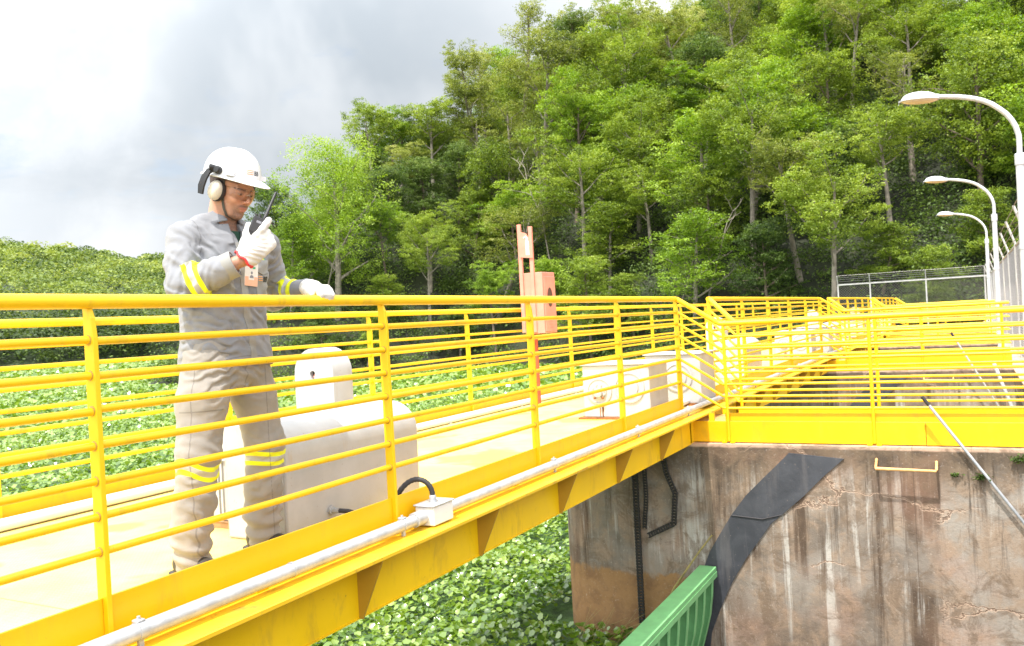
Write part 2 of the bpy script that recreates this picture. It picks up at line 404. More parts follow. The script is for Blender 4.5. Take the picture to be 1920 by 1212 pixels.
class MB:
    def __init__(s):
        s.v = []; s.f = []; s.m = []; s.c = 0
    def _a(s, vs, fs, mi=0):
        s.v.append(np.asarray(vs, float).reshape(-1, 3))
        for f in fs:
            s.f.append([i + s.c for i in f]); s.m.append(mi)
        s.c += len(vs)
        return s
    def box(s, a, b, mi=0, ch=0.0):
        x0, y0, z0 = np.minimum(a, b); x1, y1, z1 = np.maximum(a, b)
        if ch <= 0:
            v = [(x, y, z) for x in (x0, x1) for y in (y0, y1) for z in (z0, z1)]
            return s._a(v, [(0, 1, 3, 2), (4, 6, 7, 5), (0, 4, 5, 1), (2, 3, 7, 6), (0, 2, 6, 4), (1, 5, 7, 3)], mi)
        ch = min(ch, (x1 - x0) * .45, (y1 - y0) * .45, (z1 - z0) * .45)
        X, Y, Z = (x0, x1), (y0, y1), (z0, z1)
        v = []; idx = {}
        for i in (0, 1):
            for j in (0, 1):
                for k in (0, 1):
                    si, sj, sk = (1 - 2 * i) * ch, (1 - 2 * j) * ch, (1 - 2 * k) * ch
                    idx[i, j, k, 'x'] = len(v); v.append((X[i], Y[j] + sj, Z[k] + sk))
                    idx[i, j, k, 'y'] = len(v); v.append((X[i] + si, Y[j], Z[k] + sk))
                    idx[i, j, k, 'z'] = len(v); v.append((X[i] + si, Y[j] + sj, Z[k]))
        F = []
        for i in (0, 1):
            F.append([idx[i, 0, 0, 'x'], idx[i, 1, 0, 'x'], idx[i, 1, 1, 'x'], idx[i, 0, 1, 'x']])
            F.append([idx[0, i, 0, 'y'], idx[1, i, 0, 'y'], idx[1, i, 1, 'y'], idx[0, i, 1, 'y']])
            F.append([idx[0, 0, i, 'z'], idx[1, 0, i, 'z'], idx[1, 1, i, 'z'], idx[0, 1, i, 'z']])
            for j in (0, 1):
                F.append([idx[0, i, j, 'y'], idx[1, i, j, 'y'], idx[1, i, j, 'z'], idx[0, i, j, 'z']])
                F.append([idx[i, 0, j, 'x'], idx[i, 1, j, 'x'], idx[i, 1, j, 'z'], idx[i, 0, j, 'z']])
                F.append([idx[i, j, 0, 'x'], idx[i, j, 1, 'x'], idx[i, j, 1, 'y'], idx[i, j, 0, 'y']])
                for k in (0, 1):
                    F.append([idx[i, j, k, 'x'], idx[i, j, k, 'y'], idx[i, j, k, 'z']])
        return s._a(v, F, mi)
    def tube(s, pts, r, n=12, mi=0, caps=True, closed=False):
        pts = [np.array(p, float) for p in pts]
        m = len(pts)
        rs = r if isinstance(r, (list, tuple, np.ndarray)) else [r] * m
        tang = []
        for i in range(m):
            a = pts[(i - 1) % m] if (i or closed) else pts[i]
            b = pts[(i + 1) % m] if (i < m - 1 or closed) else pts[i]
            d = b - a; tang.append(d / (np.linalg.norm(d) + 1e-12))
        ref = np.array([0, 0, 1.0])
        if abs(tang[0] @ ref) > 0.95: ref = np.array([0, 1.0, 0])
        nn = np.cross(tang[0], ref); nn /= np.linalg.norm(nn)
        V = []
        for i in range(m):
            nn = nn - tang[i] * (nn @ tang[i]); nn /= np.linalg.norm(nn)
            bb = np.cross(tang[i], nn)
            k = 1.0
            if 0 < i < m - 1 and not closed:      # mitre
                d1 = pts[i] - pts[i - 1]; d1 /= np.linalg.norm(d1)
                k = 1.0 / max(0.6, abs(d1 @ tang[i]))
                k = 1 + (k - 1) * 0.6
            for j in range(n):
                an = 2 * math.pi * j / n
                V.append(pts[i] + rs[i] * k * (nn * math.cos(an) + bb * math.sin(an)))
        F = []
        for i in range(m if closed else m - 1):
            i2 = (i + 1) % m
            for j in range(n):
                F.append((i * n + j, i * n + (j + 1) % n, i2 * n + (j + 1) % n, i2 * n + j))
        if caps and not closed:
            F.append(list(range(n))[::-1]); F.append([(m - 1) * n + j for j in range(n)])
        return s._a(V, F, mi)
    def prism(s, poly, axis, a, b, mi=0):
        """poly in the two other axes (in order), extruded from a to b along axis"""
        n = len(poly); V = []
        for q in (a, b):
            for (p0, p1) in poly:
                V.append({0: (q, p0, p1), 1: (p0, q, p1), 2: (p0, p1, q)}[axis])
        F = [list(range(n))[::-1], [n + i for i in range(n)]]
        for i in range(n):
            F.append((i, (i + 1) % n, n + (i + 1) % n, n + i))
        return s._a(V, F, mi)
    def lathe(s, prof, c, ax=(0, 0, 1), n=24, mi=0, cap=True):
        """prof: (radius, height) along axis ax from c"""
        ax = np.array(ax, float); ax /= np.linalg.norm(ax)
        ref = np.array([1.0, 0, 0]) if abs(ax[0]) < .9 else np.array([0, 1.0, 0])
        e1 = np.cross(ax, ref); e1 /= np.linalg.norm(e1); e2 = np.cross(ax, e1)
        c = np.array(c, float); V = []
        for (r, h) in prof:
            for j in range(n):
                an = 2 * math.pi * j / n
                V.append(c + ax * h + r * (e1 * math.cos(an) + e2 * math.sin(an)))
        F = []
        for i in range(len(prof) - 1):
            for j in range(n):
                F.append((i * n + j, i * n + (j + 1) % n, (i + 1) * n + (j + 1) % n, (i + 1) * n + j))
        if cap:
            F.append(list(range(n))[::-1]); F.append([(len(prof) - 1) * n + j for j in range(n)])
        return s._a(V, F, mi)
    def ball(s, c, r, n=16, m=10, mi=0, R=None):
        r = np.array(r if hasattr(r, '__len__') else (r, r, r), float); V = []; c = np.array(c, float)
        for i in range(m + 1):
            th = math.pi * i / m
            for j in range(n):
                ph = 2 * math.pi * j / n
                p = r * np.array([math.sin(th) * math.cos(ph), math.sin(th) * math.sin(ph), math.cos(th)])
                if R is not None: p = R @ p
                V.append(c + p)
        F = [(i * n + j, (i + 1) * n + j, (i + 1) * n + (j + 1) % n, i * n + (j + 1) % n) for i in range(m) for j in range(n)]
        return s._a(V, F, mi)
    def build(s, name, mats, parent=None, smooth=False, bevel=0.0, sharp=35):
        me = bpy.data.meshes.new(name)
        V = np.vstack(s.v)
        me.from_pydata(V.tolist(), [], s.f)
        if not isinstance(mats, (list, tuple)): mats = [mats]
        for m_ in mats: me.materials.append(m_)
        if len(mats) > 1: me.polygons.foreach_set('material_index', s.m)
        bm_fix(me)
        if smooth:
            me.polygons.foreach_set('use_smooth', [True] * len(me.polygons))
            try: me.set_sharp_from_angle(angle=math.radians(sharp))
            except Exception: pass
        me.update()
        o = link(name, me, parent)
        if bevel > 0:
            b = o.modifiers.new('bevel', 'BEVEL'); b.width = bevel; b.segments = 2; b.limit_method = 'ANGLE'; b.angle_limit = math.radians(40)
        return o

import bmesh
def bm_fix(me):
    bm = bmesh.new(); bm.from_mesh(me)
    bmesh.ops.remove_doubles(bm, verts=bm.verts, dist=1e-6)
    bmesh.ops.recalc_face_normals(bm, faces=bm.faces)
    bm.to_mesh(me); bm.free()

def poly_mesh(name, V, F, mats, parent=None, smooth=True, attrs=None, matidx=None):
    """V (n,3) array, F (m,k) int array of equal-sized polygons"""
    me = bpy.data.meshes.new(name)
    V = np.ascontiguousarray(V, np.float32); F = np.ascontiguousarray(F, np.int32)
    m, k = F.shape
    me.vertices.add(len(V)); me.vertices.foreach_set('co', V.ravel())
    me.loops.add(m * k); me.loops.foreach_set('vertex_index', F.ravel())
    me.polygons.add(m)
    me.polygons.foreach_set('loop_start', np.arange(m, dtype=np.int32) * k)
    try: me.polygons.foreach_set('loop_total', np.full(m, k, np.int32))
    except Exception: pass
    if smooth: me.polygons.foreach_set('use_smooth', np.ones(m, bool))
    if matidx is not None: me.polygons.foreach_set('material_index', np.ascontiguousarray(matidx, np.int32))
    for nm, (arr, dom) in (attrs or {}).items():
        if arr.ndim == 1:
            a = me.attributes.new(nm, 'FLOAT', dom); a.data.foreach_set('value', np.ascontiguousarray(arr, np.float32))
        else:
            a = me.attributes.new(nm, 'FLOAT_COLOR', dom)
            a.data.foreach_set('color', np.ascontiguousarray(np.c_[arr, np.ones(len(arr))], np.float32).ravel())
    me.update(calc_edges=True); me.validate()
    if not isinstance(mats, (list, tuple)): mats = [mats]
    for m_ in mats: me.materials.append(m_)
    if name is None: return me
    return link(name, me, parent)

def copy_tree(o, parent=None):
    c = o.copy(); COL.objects.link(c)
    if parent is not None: c.parent = parent
    for ch in list(o.children):
        copy_tree(ch, c)
    return c

# ------------------------------------------------------------------ setting: water, hills
PER = 9.1                      # one bay of the dam
XN, XF = -2.527, -4.589        # near and far railing
HT = 0.146                     # top rail height
def zr(k, top=HT): return top - (0 if k == 0 else 0.127 + (k - 1) * 0.115)
WATER = -3.45

def sheet(name, xs, ys, zf, mat, smooth=True):
    X, Y = np.meshgrid(xs, ys, indexing='ij')
    Z = zf(X, Y)
    V = np.c_[X.ravel(), Y.ravel(), Z.ravel()]
    a, b = len(xs), len(ys)
    i = (np.arange(a - 1)[:, None] * b + np.arange(b - 1)[None]).ravel()
    F = np.c_[i, i + b, i + b + 1, i + 1]
    return poly_mesh(name, V, F, mat, smooth=smooth)

o = sheet('water', np.linspace(-1500, 1500, 13), np.linspace(-900, 2100, 13), lambda X, Y: X * 0 + WATER - 0.02, M['water'])
set_props(o, kind='structure')

def vnoise(x, y, seed=0):
    """smooth value noise in 2D"""
    xi = np.floor(x).astype(np.int64); yi = np.floor(y).astype(np.int64)
    fx = x - xi; fy = y - yi
    fx = fx * fx * (3 - 2 * fx); fy = fy * fy * (3 - 2 * fy)
    def h(a, b):
        q = (a * 374761393 + b * 668265263 + seed * 982451653) & 0x7fffffff
        q = ((q ^ (q >> 13)) * 1274126177) & 0x7fffffff
        return (q & 0xffff) / 65535.0
    return (h(xi, yi) * (1 - fx) + h(xi + 1, yi) * fx) * (1 - fy) + (h(xi, yi + 1) * (1 - fx) + h(xi + 1, yi + 1) * fx) * fy

HP = np.array([(-54, 42), (-46, 46), (-39.4, 51.5), (-34, 57.6), (-26, 56), (-16, 53), (-8, 53), (2, 52.5), (20, 52), (40, 46), (100, 38), (150, 230), (-70, 240), (-112, 150), (-82, 76)], float)
def poly_sd(x, y, P):
    """signed distance, positive inside"""
    x = np.asarray(x, float); y = np.asarray(y, float)
    d = np.full(x.shape, 1e9); ins = np.zeros(x.shape, bool)
    n = len(P)
    for i in range(n):
        a = P[i]; b = P[(i + 1) % n]; e = b - a
        t_ = np.clip(((x - a[0]) * e[0] + (y - a[1]) * e[1]) / (e @ e), 0, 1)
        d = np.minimum(d, np.hypot(x - a[0] - t_ * e[0], y - a[1] - t_ * e[1]))
        c = ((a[1] > y) != (b[1] > y)) & (x < (b[0] - a[0]) * (y - a[1]) / (b[1] - a[1] + 1e-12) + a[0])
        ins ^= c
    return np.where(ins, d, -d)
def hill_h(x, y):
    d = poly_sd(x, y, HP)
    slope = 0.78
    cap = 60.0
    h = cap * (1 - np.exp(-np.maximum(d, 0) * slope / cap * 1.15))
    h = h * np.interp(np.degrees(np.arctan2(-x, np.maximum(y, 1))), [24, 28, 32, 33.5, 35, 36.5, 38, 39.5, 42, 44], [1, .96, .90, .98, 1.03, 1.02, .92, .80, .66, .52])
    h = h + np.clip(d, 0, 4) * 0.25
    h = h + (vnoise(x / 14, y / 14, 3) - .5) * 5 * np.clip(d / 15, 0, 1) + (vnoise(x / 4, y / 4, 5) - .5) * 1.2 * np.clip(d / 5, 0, 1)
    return np.where(d > 0, WATER - 0.15 + h, WATER - 0.6)
o = sheet('hill', np.linspace(-130, 150, 141), np.linspace(36, 240, 103), hill_h, M['ground'])
set_props(o, kind='structure')

# far hill across the reservoir, described by bearing (left of +Y) and distance
def far_top(bd):      # height of the ground at the crest for a bearing in degrees
    return np.interp(bd, [34, 38, 44, 50, 54, 58, 62, 70, 95], [34, 36, 37, 41, 45, 49, 50, 48, 44])
def far_h(b, d):
    k = np.clip((d - 172) / 350.0, 0, 1); k = k ** 0.80
    h = far_top(b) * k
    h = h + (vnoise(b * 1.1, d / 26, 9) - .5) * 8 * np.clip(k * 3, 0, 1)
    return np.where(d > 172, WATER - .1 + h + np.minimum((d - 172) * 0.3, 1.5), WATER - 1.0)
bs = np.linspace(30, 96, 90); ds = np.linspace(165, 700, 60)
B, D = np.meshgrid(bs, ds, indexing='ij')
Zf = far_h(B, D)
V = np.c_[(-np.sin(np.radians(B)) * D).ravel(), (np.cos(np.radians(B)) * D).ravel(), Zf.ravel()]
i = (np.arange(89)[:, None] * 60 + np.arange(59)[None]).ravel()
o = poly_mesh('far_hill', V, np.c_[i, i + 60, i + 61, i + 1], M['far_ground'])
set_props(o, kind='structure')

# ------------------------------------------------------------------ foliage
def leaf_quads(C, size, rng, upb=0.6, aspect=0.55):
    """one folded diamond leaf per centre"""
    n = len(C)
    nv = rng.normal(size=(n, 3)); nv[:, 2] = np.abs(nv[:, 2]) + upb; nv /= np.linalg.norm(nv, axis=1)[:, None]
    a = rng.normal(size=(n, 3)); a -= nv * (a * nv).sum(1)[:, None]; a /= np.linalg.norm(a, axis=1)[:, None]
    b = np.cross(nv, a)
    s_ = (np.asarray(size) * rng.uniform(.6, 1.35, n))[:, None] * .5
    droop = nv * s_ * rng.uniform(-.25, .1, n)[:, None]
    P = np.stack([C - a * s_ + droop, C - b * s_ * aspect, C + a * s_ + droop, C + b * s_ * aspect], 1)
    return P.reshape(-1, 3), np.arange(4 * n).reshape(n, 4)

def branch_path(p0, d0, L, rng, n=5, wob=.25, lift=0.0):
    pts = [np.array(p0, float)]; d = np.array(d0, float); d /= np.linalg.norm(d)
    for k in range(n):
        d = d + rng.normal(size=3) * wob * .4 + np.array([0, 0, lift]); d /= np.linalg.norm(d)
        pts.append(pts[-1] + d * L / n)
    return pts

def make_tree(H, R, seed, leaf='leaf_mid', bark='bark', style='umbrella', nleaf=9000, lsize=.26, bare=0.3):
    rng = np.random.default_rng(seed)
    root = bpy.data.objects.new('tree', None); COL.objects.link(root)
    mb = MB()
    lean = rng.normal(size=2) * .08
    nT = 8
    trunk = []
    for k in range(nT + 1):
        q = k / nT
        trunk.append(np.array([lean[0] * H * q + math.sin(q * 4 + seed) * .012 * H, lean[1] * H * q + math.cos(q * 3 + seed) * .012 * H, -1.5 + (H * (.80 if style != 'conic' else .95) + 1.5) * q]))
    r0 = .019 * H + .03
    mb.tube(trunk, [r0 * (1 - .75 * k / nT) for k in range(nT + 1)], 7)
    clumps = []
    nb = {'umbrella': 9, 'round': 13, 'layered': 14, 'sparse': 8, 'conic': 16}[style]
    lo = {'umbrella': .55, 'round': .36, 'layered': .35, 'sparse': .5, 'conic': .25}[style]
    for k in range(nb):
        q = lo + (0.97 - lo) * (k + rng.uniform(0, .8)) / nb
        ti = q * nT; i0 = min(int(ti), nT - 1); base = trunk[i0] + (trunk[i0 + 1] - trunk[i0]) * (ti - i0)
        an = k * 2.4 + rng.uniform(-.5, .5)
        prof = {'umbrella': .75 + .25 * q, 'round': math.sin(math.pi * min(1, (q - lo) / (1.05 - lo) * .75 + .25)), 'layered': 1.05 - .45 * (q - lo) / (1 - lo), 'sparse': .9, 'conic': 1.1 - (q - lo) / (1 - lo) * .95}[style]
        L = R * prof * rng.uniform(.75, 1.05)
        elev = {'umbrella': .75, 'round': .6, 'layered': .38, 'sparse': .8, 'conic': .2}[style] + rng.uniform(-.15, .2)
        path = branch_path(base, (math.cos(an), math.sin(an), elev), L, rng, 5, .28, .03)
        rb = r0 * (1 - .75 * q) * .55
        mb.tube(path, [rb * (1 - .14 * j) for j in range(6)], 5)
        for j in (2, 3, 4, 5):
            if j < 3 and style in ('umbrella', 'sparse'): continue
            tw = path[j] + rng.normal(size=3) * np.array([.22, .22, .12]) * R * .35
            if j < 5: mb.tube([path[j - 1], (path[j - 1] + tw) / 2 + rng.normal(size=3) * .1, tw], [rb * .4, rb * .3, rb * .15], 4)
            clumps.append((tw, R * rng.uniform(.24, .40)))
    top = trunk[-1]
    for k in range(4 if style != 'conic' else 2):
        clumps.append((top + rng.normal(size=3) * np.array([.3, .3, .08]) * R * (.7 if style != 'conic' else .2), R * rng.uniform(.25, .38)))
    flat = {'umbrella': .58, 'round': .85, 'layered': .52, 'sparse': .6, 'conic': .6}[style]
    w = np.array([c[1] ** 2 for c in clumps]); w /= w.sum()
    cs = []; var = []
    for (c, r), ww in zip(clumps, w):
        nsub = 20
        su = rng.normal(size=(nsub, 3)); su /= np.linalg.norm(su, axis=1)[:, None]
        su *= (rng.uniform(.35, 1, nsub) ** .5)[:, None] * r; su[:, 2] *= flat
        n_ = max(20, int(nleaf * ww))
        si = rng.integers(0, nsub, n_)
        off = rng.normal(size=(n_, 3)) * r * .15; off[:, 2] *= flat * .7
        pts = c + su[si] + off
        cs.append(pts)
        base_v = rng.uniform(.15, .75)
        var.append(np.clip(base_v + rng.uniform(-.22, .22, nsub)[si] + rng.normal(size=n_) * .13, 0, 1))
    C = np.vstack(cs); va = np.concatenate(var)
    P, F = leaf_quads(C, lsize, rng, upb=.7)
    wood = mb.build('trunk', M[bark], root, smooth=True, sharp=80)
    crown = poly_mesh('crown', P, F, M[leaf], root, smooth=False, attrs={'var': (va, 'FACE')})
    root.name = 'forest_tree'
    return root

def place(root, x, y, z, s, rz, label, group, cat='tree', name=None):
    root.location = (x, y, z); root.rotation_euler = (0, 0, rz); root.scale = (s, s, s * (1 + .15 * math.sin(x * 3.1 + y)))
    set_props(root, label, cat, group)
    if name: root.name = name
    return root

STY = [  # height, radius, seed, leaf, bark, style, leaves, size, label
    (12.5, 4.2, 1, 'leaf_mid', 'bark', 'umbrella', 19000, .165, 'mid green tree with a flat feathery crown on a pale trunk in the hillside forest'),
    (11.0, 3.6, 2, 'leaf_mid', 'bark_dark', 'round', 20000, .165, 'mid green round crowned tree on the forested slope behind the dam'),
    (13.0, 3.9, 3, 'leaf_olive', 'bark', 'umbrella', 18000, .155, 'olive green tree with fine feathery flat top on the forested slope'),
    (10.0, 3.3, 4, 'leaf_dark', 'bark_dark', 'layered', 20000, .165, 'dark green tree with layered boughs in the shaded hillside forest'),
    (12.0, 3.2, 5, 'leaf_dark', 'bark_dark', 'round', 20000, .165, 'dark green dense crowned tree in the hillside forest'),
    (11.5, 3.8, 6, 'leaf_lime', 'bark', 'layered', 18000, .165, 'bright green tree with spreading layered boughs in the hillside forest'),
    (14.0, 3.4, 7, 'leaf_olive', 'bark', 'sparse', 8000, .15, 'thin olive tree whose pale bare limbs show through its crown'),
    (9.0, 3.0, 8, 'leaf_mid', 'bark_dark', 'layered', 18000, .155, 'smaller mid green tree with tiered branches in the hillside forest'),
    (10.5, 3.5, 9, 'leaf_lime', 'bark_dark', 'umbrella', 18000, .16, 'bright yellow green tree with an airy flat crown in the hillside forest'),
]
PROTO = [make_tree(*s_[:8]) for s_ in STY]
used = [False] * len(STY)
def get_tree(i):
    if not used[i]:
        used[i] = True
        return PROTO[i]
    return copy_tree(PROTO[i])

rng = np.random.default_rng(77)
placed = []
def bearing(x, y): return math.degrees(math.atan2(-x, y))
# single trees that stand out, from front to back
special = [
    (-9.6, 66, 10.3, 3.3, 21, 'leaf_lime', 'bark', 'layered', 22000, .165, -1.2, 'bright lime tree on a straight bare grey trunk just left of the smallest street lamp'),
    (-19.0, 70, 11.5, 3.3, 22, 'leaf_lime', 'bark', 'umbrella', 22000, .165, .5, 'bright lime green bushy crown in mid forest above the end of the near railing'),
    (-6.6, 84, 12.0, 4.0, 23, 'leaf_lime', 'bark_dark', 'layered', 20000, .165, .0, 'bright green crown high on the slope, left of the nearest street lamp head'),
    (-42.5, 84, 15.0, 2.9, 24, 'leaf_olive', 'bark_dark', 'round', 13000, .15, 3.0, 'tall lone tree with thin grey green crown breaking the skyline of the hill'),
    (-44.8, 53.8, 17.0, 5.6, 25, 'leaf_lime', 'bark', 'round', 34000, .155, -1.0, 'wide feathery tree at the water edge, first tree to the right of the worker'),
    (-34.5, 61.0, 12.5, 4.3, 26, 'leaf_olive', 'bark', 'sparse', 11000, .15, .0, 'half bare olive tree with pale forked limbs standing left of the salmon fire box'),
    (-28.3, 60.0, 4.6, 2.2, 27, 'leaf_lime', 'bark_dark', 'round', 12000, .14, .6, 'small rounded light green shrub tree at the shore left of the salmon fire box'),
    (-23.8, 60.5, 9.0, 3.0, 28, 'leaf_mid', 'bark', 'layered', 18000, .155, .3, 'green tree with drooping tiers right behind the salmon fire extinguisher sign'),
]
for (x, y, H_, R_, sd_, lf, bk, sty, nl, ls_, dz, lab) in special:
    tr = make_tree(H_, R_, sd_, lf, bk, sty, nl, ls_)
    z = float(hill_h(np.array([x]), np.array([y]))[0]) + dz
    place(tr, x, y, z, 1.0, sd_ * 1.3, lab, None, name='tree')
    placed.append((x, y, R_ * .75))
cand = []
tries = 0
kinds = [0, 0, 0, 1, 1, 1, 2, 2, 3, 4, 5, 6, 7, 8, 8, 5, 0, 1]
while tries < 9000 and len(cand) < 275:
    tries += 1
    b = rng.uniform(-9, 43.5); dd = rng.uniform(44, 152)
    x = -math.sin(math.radians(b)) * dd; y = math.cos(math.radians(b)) * dd
    di = float(poly_sd(np.array([x]), np.array([y]), HP)[0])
    if di < .8 or di > 78: continue
    mind = 2.9 + .024 * di
    if any((x - a) ** 2 + (y - c) ** 2 < max(mind, r * .9) ** 2 for a, c, r in placed): continue
    placed.append((x, y, 0)); cand.append((x, y, di))
for j, (x, y, di) in enumerate(sorted(cand, key=lambda q: q[2])):
    i = kinds[int(rng.integers(0, len(kinds)))]
    if di < 5 and rng.random() < .6: i = 7 if rng.random() < .5 else 3
    s_ = rng.uniform(.8, 1.22) * (.78 if di < 6 else 1.0) * float(np.interp(bearing(x, y), [25, 32, 43], [1, .82, .74]))
    z = float(hill_h(np.array([x]), np.array([y]))[0])
    place(get_tree(i), x, y, z - .2, s_, rng.uniform(0, 6.28), STY[i][8], 'forest trees on the hillside: ' + STY[i][8].split(' tree')[0])
for i, u_ in enumerate(used):
    if not u_:
        for ch in list(PROTO[i].children): bpy.data.objects.remove(ch)
        bpy.data.objects.remove(PROTO[i])

# slim pale trunks that rise through the wood
def bare_tree(x, y, H, seed, lab):
    rg = np.random.default_rng(seed); root = thing('bare_tree', (0, 0, 0), lab, 'tree')
    z = float(hill_h(np.array([x]), np.array([y]))[0]) - .5
    mb = MB(); p = [np.array([x, y, z])]; d = np.array([rg.normal() * .1, 0, 1.0])
    for k in range(9):
        d = d + rg.normal(size=3) * .10; d[2] = max(d[2], .7); d /= np.linalg.norm(d); p.append(p[-1] + d * H / 9)
    mb.tube(p, [.085 * (1 - .085 * k) for k in range(10)], 6)
    mb.build('trunk', M['bark'], root, smooth=True, sharp=80)
    for k in range(8):
        i0 = rg.integers(4, 10); an = rg.uniform(0, 6.28)
        pa = branch_path(p[i0], (math.cos(an), math.sin(an), .8), H * rg.uniform(.13, .28), rg, 5, .4)
        mb2 = MB().tube(pa, [.032, .028, .022, .017, .012, .008], 5)
        q = pa[3]; pb = branch_path(q, (math.cos(an + 1), math.sin(an + 1), .7), H * .1, rg, 3, .4)
        mb2.tube(pb, [.025, .02, .014, .008], 4)
        mb2.build('branch', M['bark'], root, smooth=True, sharp=80)
for a in [(-17.5, 55.2, 9, 1, 'nearly bare pale trunk at the forest foot between fire box and railing end'), (-15.2, 55.6, 8, 2, 'second pale bare trunk leaning beside the first at the forest foot'),
          (-29.0, 62.0, 12, 4, 'thin forked bare tree in the forest left of the fire box sign'),
          (-46.0, 53.5, 9, 6, 'bare slanting trunk at the shore right of the worker')]:
    bare_tree(*a)

# shrubs, vines and saplings that cover the forest floor
rg = np.random.default_rng(5)
nn = 3600; bx = rg.uniform(-9, 51, nn); dd = 44 + 70 * rg.uniform(0, 1, nn) ** 1.3
x = -np.sin(np.radians(bx)) * dd; y = np.cos(np.radians(bx)) * dd
di = poly_sd(x, y, HP); k = (di > .1) & (di < 60); x, y, di = x[k], y[k], di[k]
z = hill_h(x, y); cs = []; va = []
for a, b, c, d_ in zip(x, y, z, di):
    r = rg.uniform(.7, 1.7); m_ = int(120 * r)
    h = rg.uniform(.6, 3.4) * (1 if d_ > 3 else .6)
    o_ = rg.normal(size=(m_, 3)) * np.array([r * .55, r * .55, h * .4]); o_[:, 2] = np.abs(o_[:, 2])
    cs.append(np.array([a, b, c]) + o_); va.append(np.clip(rg.uniform(.1, .7) + rg.normal(size=m_) * .12, 0, 1))
C = np.vstack(cs); va = np.concatenate(va)
P, F = leaf_quads(C, .22, rg, .5)
o = poly_mesh('undergrowth', P, F, M['leaf_dark'], smooth=False, attrs={'var': (va, 'FACE')})
set_props(o, 'low dark green shrubs and vines covering the forest floor down to the shore', 'shrubs', kind='stuff')

# wood on the far hill, one mass of crowns
rg = np.random.default_rng(8); cs = []; va = []; sz = []
for ci_ in range(4300):
    b = rg.uniform(34, 84); d_ = math.sqrt(rg.uniform(172 ** 2, 545 ** 2)) if ci_ > 420 else rg.uniform(171, 186)
    zz = float(far_h(np.array(b), np.array(d_)))
    r = rg.uniform(2.6, 6.6) * (.75 if d_ < 182 else 1); H_ = rg.uniform(3.0, 13.0) * (.6 if d_ < 182 else 1)
    cx_, cy_ = -math.sin(math.radians(b)) * d_, math.cos(math.radians(b)) * d_
    m_ = 105; sz.append(np.full(m_, .0026 * d_ + .15))
    u_ = rg.normal(size=(m_, 3)); u_ /= np.linalg.norm(u_, axis=1)[:, None]; u_[:, 2] = np.abs(u_[:, 2]) * .62
    low = rg.random(m_) < .22
    pts = np.array([cx_, cy_, zz + H_ * .55]) + u_ * r * (rg.uniform(.55, 1.05, m_) ** .5)[:, None]
    pts[low, 2] -= rg.uniform(0, H_ * .6, low.sum())
    cs.append(pts); va.append(np.clip((rg.uniform(.1, .9) if d_ > 186 else rg.uniform(0, .3)) + rg.normal(size=m_) * .1, 0, 1))
C = np.vstack(cs); va = np.concatenate(va)
P, F = leaf_quads(C, np.concatenate(sz), rg, 1.1, .7)
o = poly_mesh('far_wood', P, F, M['leaf_far'], smooth=False, attrs={'var': (va, 'FACE')})
set_props(o, 'green wooded hillside far across the reservoir on the left', 'forest', kind='stuff')

# ------------------------------------------------------------------ floating water hyacinth
rg = np.random.default_rng(12)
def mat_z(x, y): return WATER + .03 + .16 * vnoise(x * .9, y * .9, 4) + .10 * vnoise(x * 3, y * 3, 6)
def lily(n, d0, d1, size, hmax, k, b0=14, b1=92):
    d_ = np.sqrt(rg.uniform(d0 * d0, d1 * d1, n)); b_ = np.radians(rg.uniform(b0, b1, n))
    x_, y_ = -np.sin(b_) * d_, np.cos(b_) * d_
    keep = poly_sd(x_, y_, HP) < 0
    nose = np.zeros(n, bool)
    for j in range(-1, 4): nose |= (np.abs(y_ - 8.72 - PER * j) < .68) & (x_ > -4.25)
    keep &= ~nose & (x_ < -2.5)
    x_, y_ = x_[keep], y_[keep]; m_ = len(x_)
    z_ = mat_z(x_, y_) + rg.uniform(0, hmax, m_)
    C_ = np.c_[x_, y_, z_]
    nv = rg.normal(size=(m_, 3)) * .62; nv[:, 2] = np.abs(nv[:, 2]) * .5 + .85; nv /= np.linalg.norm(nv, axis=1)[:, None]
    a = rg.normal(size=(m_, 3)); a -= nv * (a * nv).sum(1)[:, None]; a /= np.linalg.norm(a, axis=1)[:, None]; b = np.cross(nv, a)
    s_ = size * rg.uniform(.6, 1.3, m_) * .5
    an = np.arange(k) * 2 * math.pi / k
    rad = 1 + .18 * np.cos(an)
    ring = C_[:, None] + s_[:, None, None] * rad[None, :, None] * (np.cos(an)[None, :, None] * a[:, None] * 1.08 + np.sin(an)[None, :, None] * b[:, None] * .92) + nv[:, None] * (s_[:, None, None] * (.22 + .12 * np.cos(2 * an))[None, :, None])
    v_ = np.clip(rg.uniform(.15, .8, m_) + (vnoise(x_ * 1.3, y_ * 1.3, 2) - .5) * .5, 0, .88)
    v_ = np.where(rg.random(m_) < (.06 if k != 4 else .012), rg.uniform(.80, 1.0, m_), v_)
    if k == 4: return ring.reshape(-1, 3), np.arange(m_ * 4).reshape(m_, 4), v_
    V_ = np.concatenate([C_[:, None], ring], 1).reshape(-1, 3)
    base = np.arange(m_)[:, None] * (k + 1)
    F_ = np.stack([np.c_[base, base + 1 + j, base + 1 + (j + 1) % k] for j in range(k)], 1).reshape(-1, 3)
    return V_, F_, np.repeat(v_, k)
V_, F_, v_ = lily(76000, 4.5, 17, .070, .15, 6)
o = poly_mesh('water_hyacinth', V_, F_, M['hyacinth'], smooth=True, attrs={'var': (v_, 'FACE')})
set_props(o, 'dense mat of glossy round leaved water hyacinth floating beside and under the yellow walkway', 'water plants', kind='stuff')
V1, F1, a1 = lily(70000, 17, 38, .13, .20, 4)
V2, F2, a2 = lily(60000, 38, 85, .27, .25, 4)
V3, F3, a3 = lily(30000, 85, 178, .85, .3, 4, 38, 92)
V_ = np.vstack([V1, V2, V3]); F_ = np.vstack([F1, F2 + len(V1), F3 + len(V1) + len(V2)])
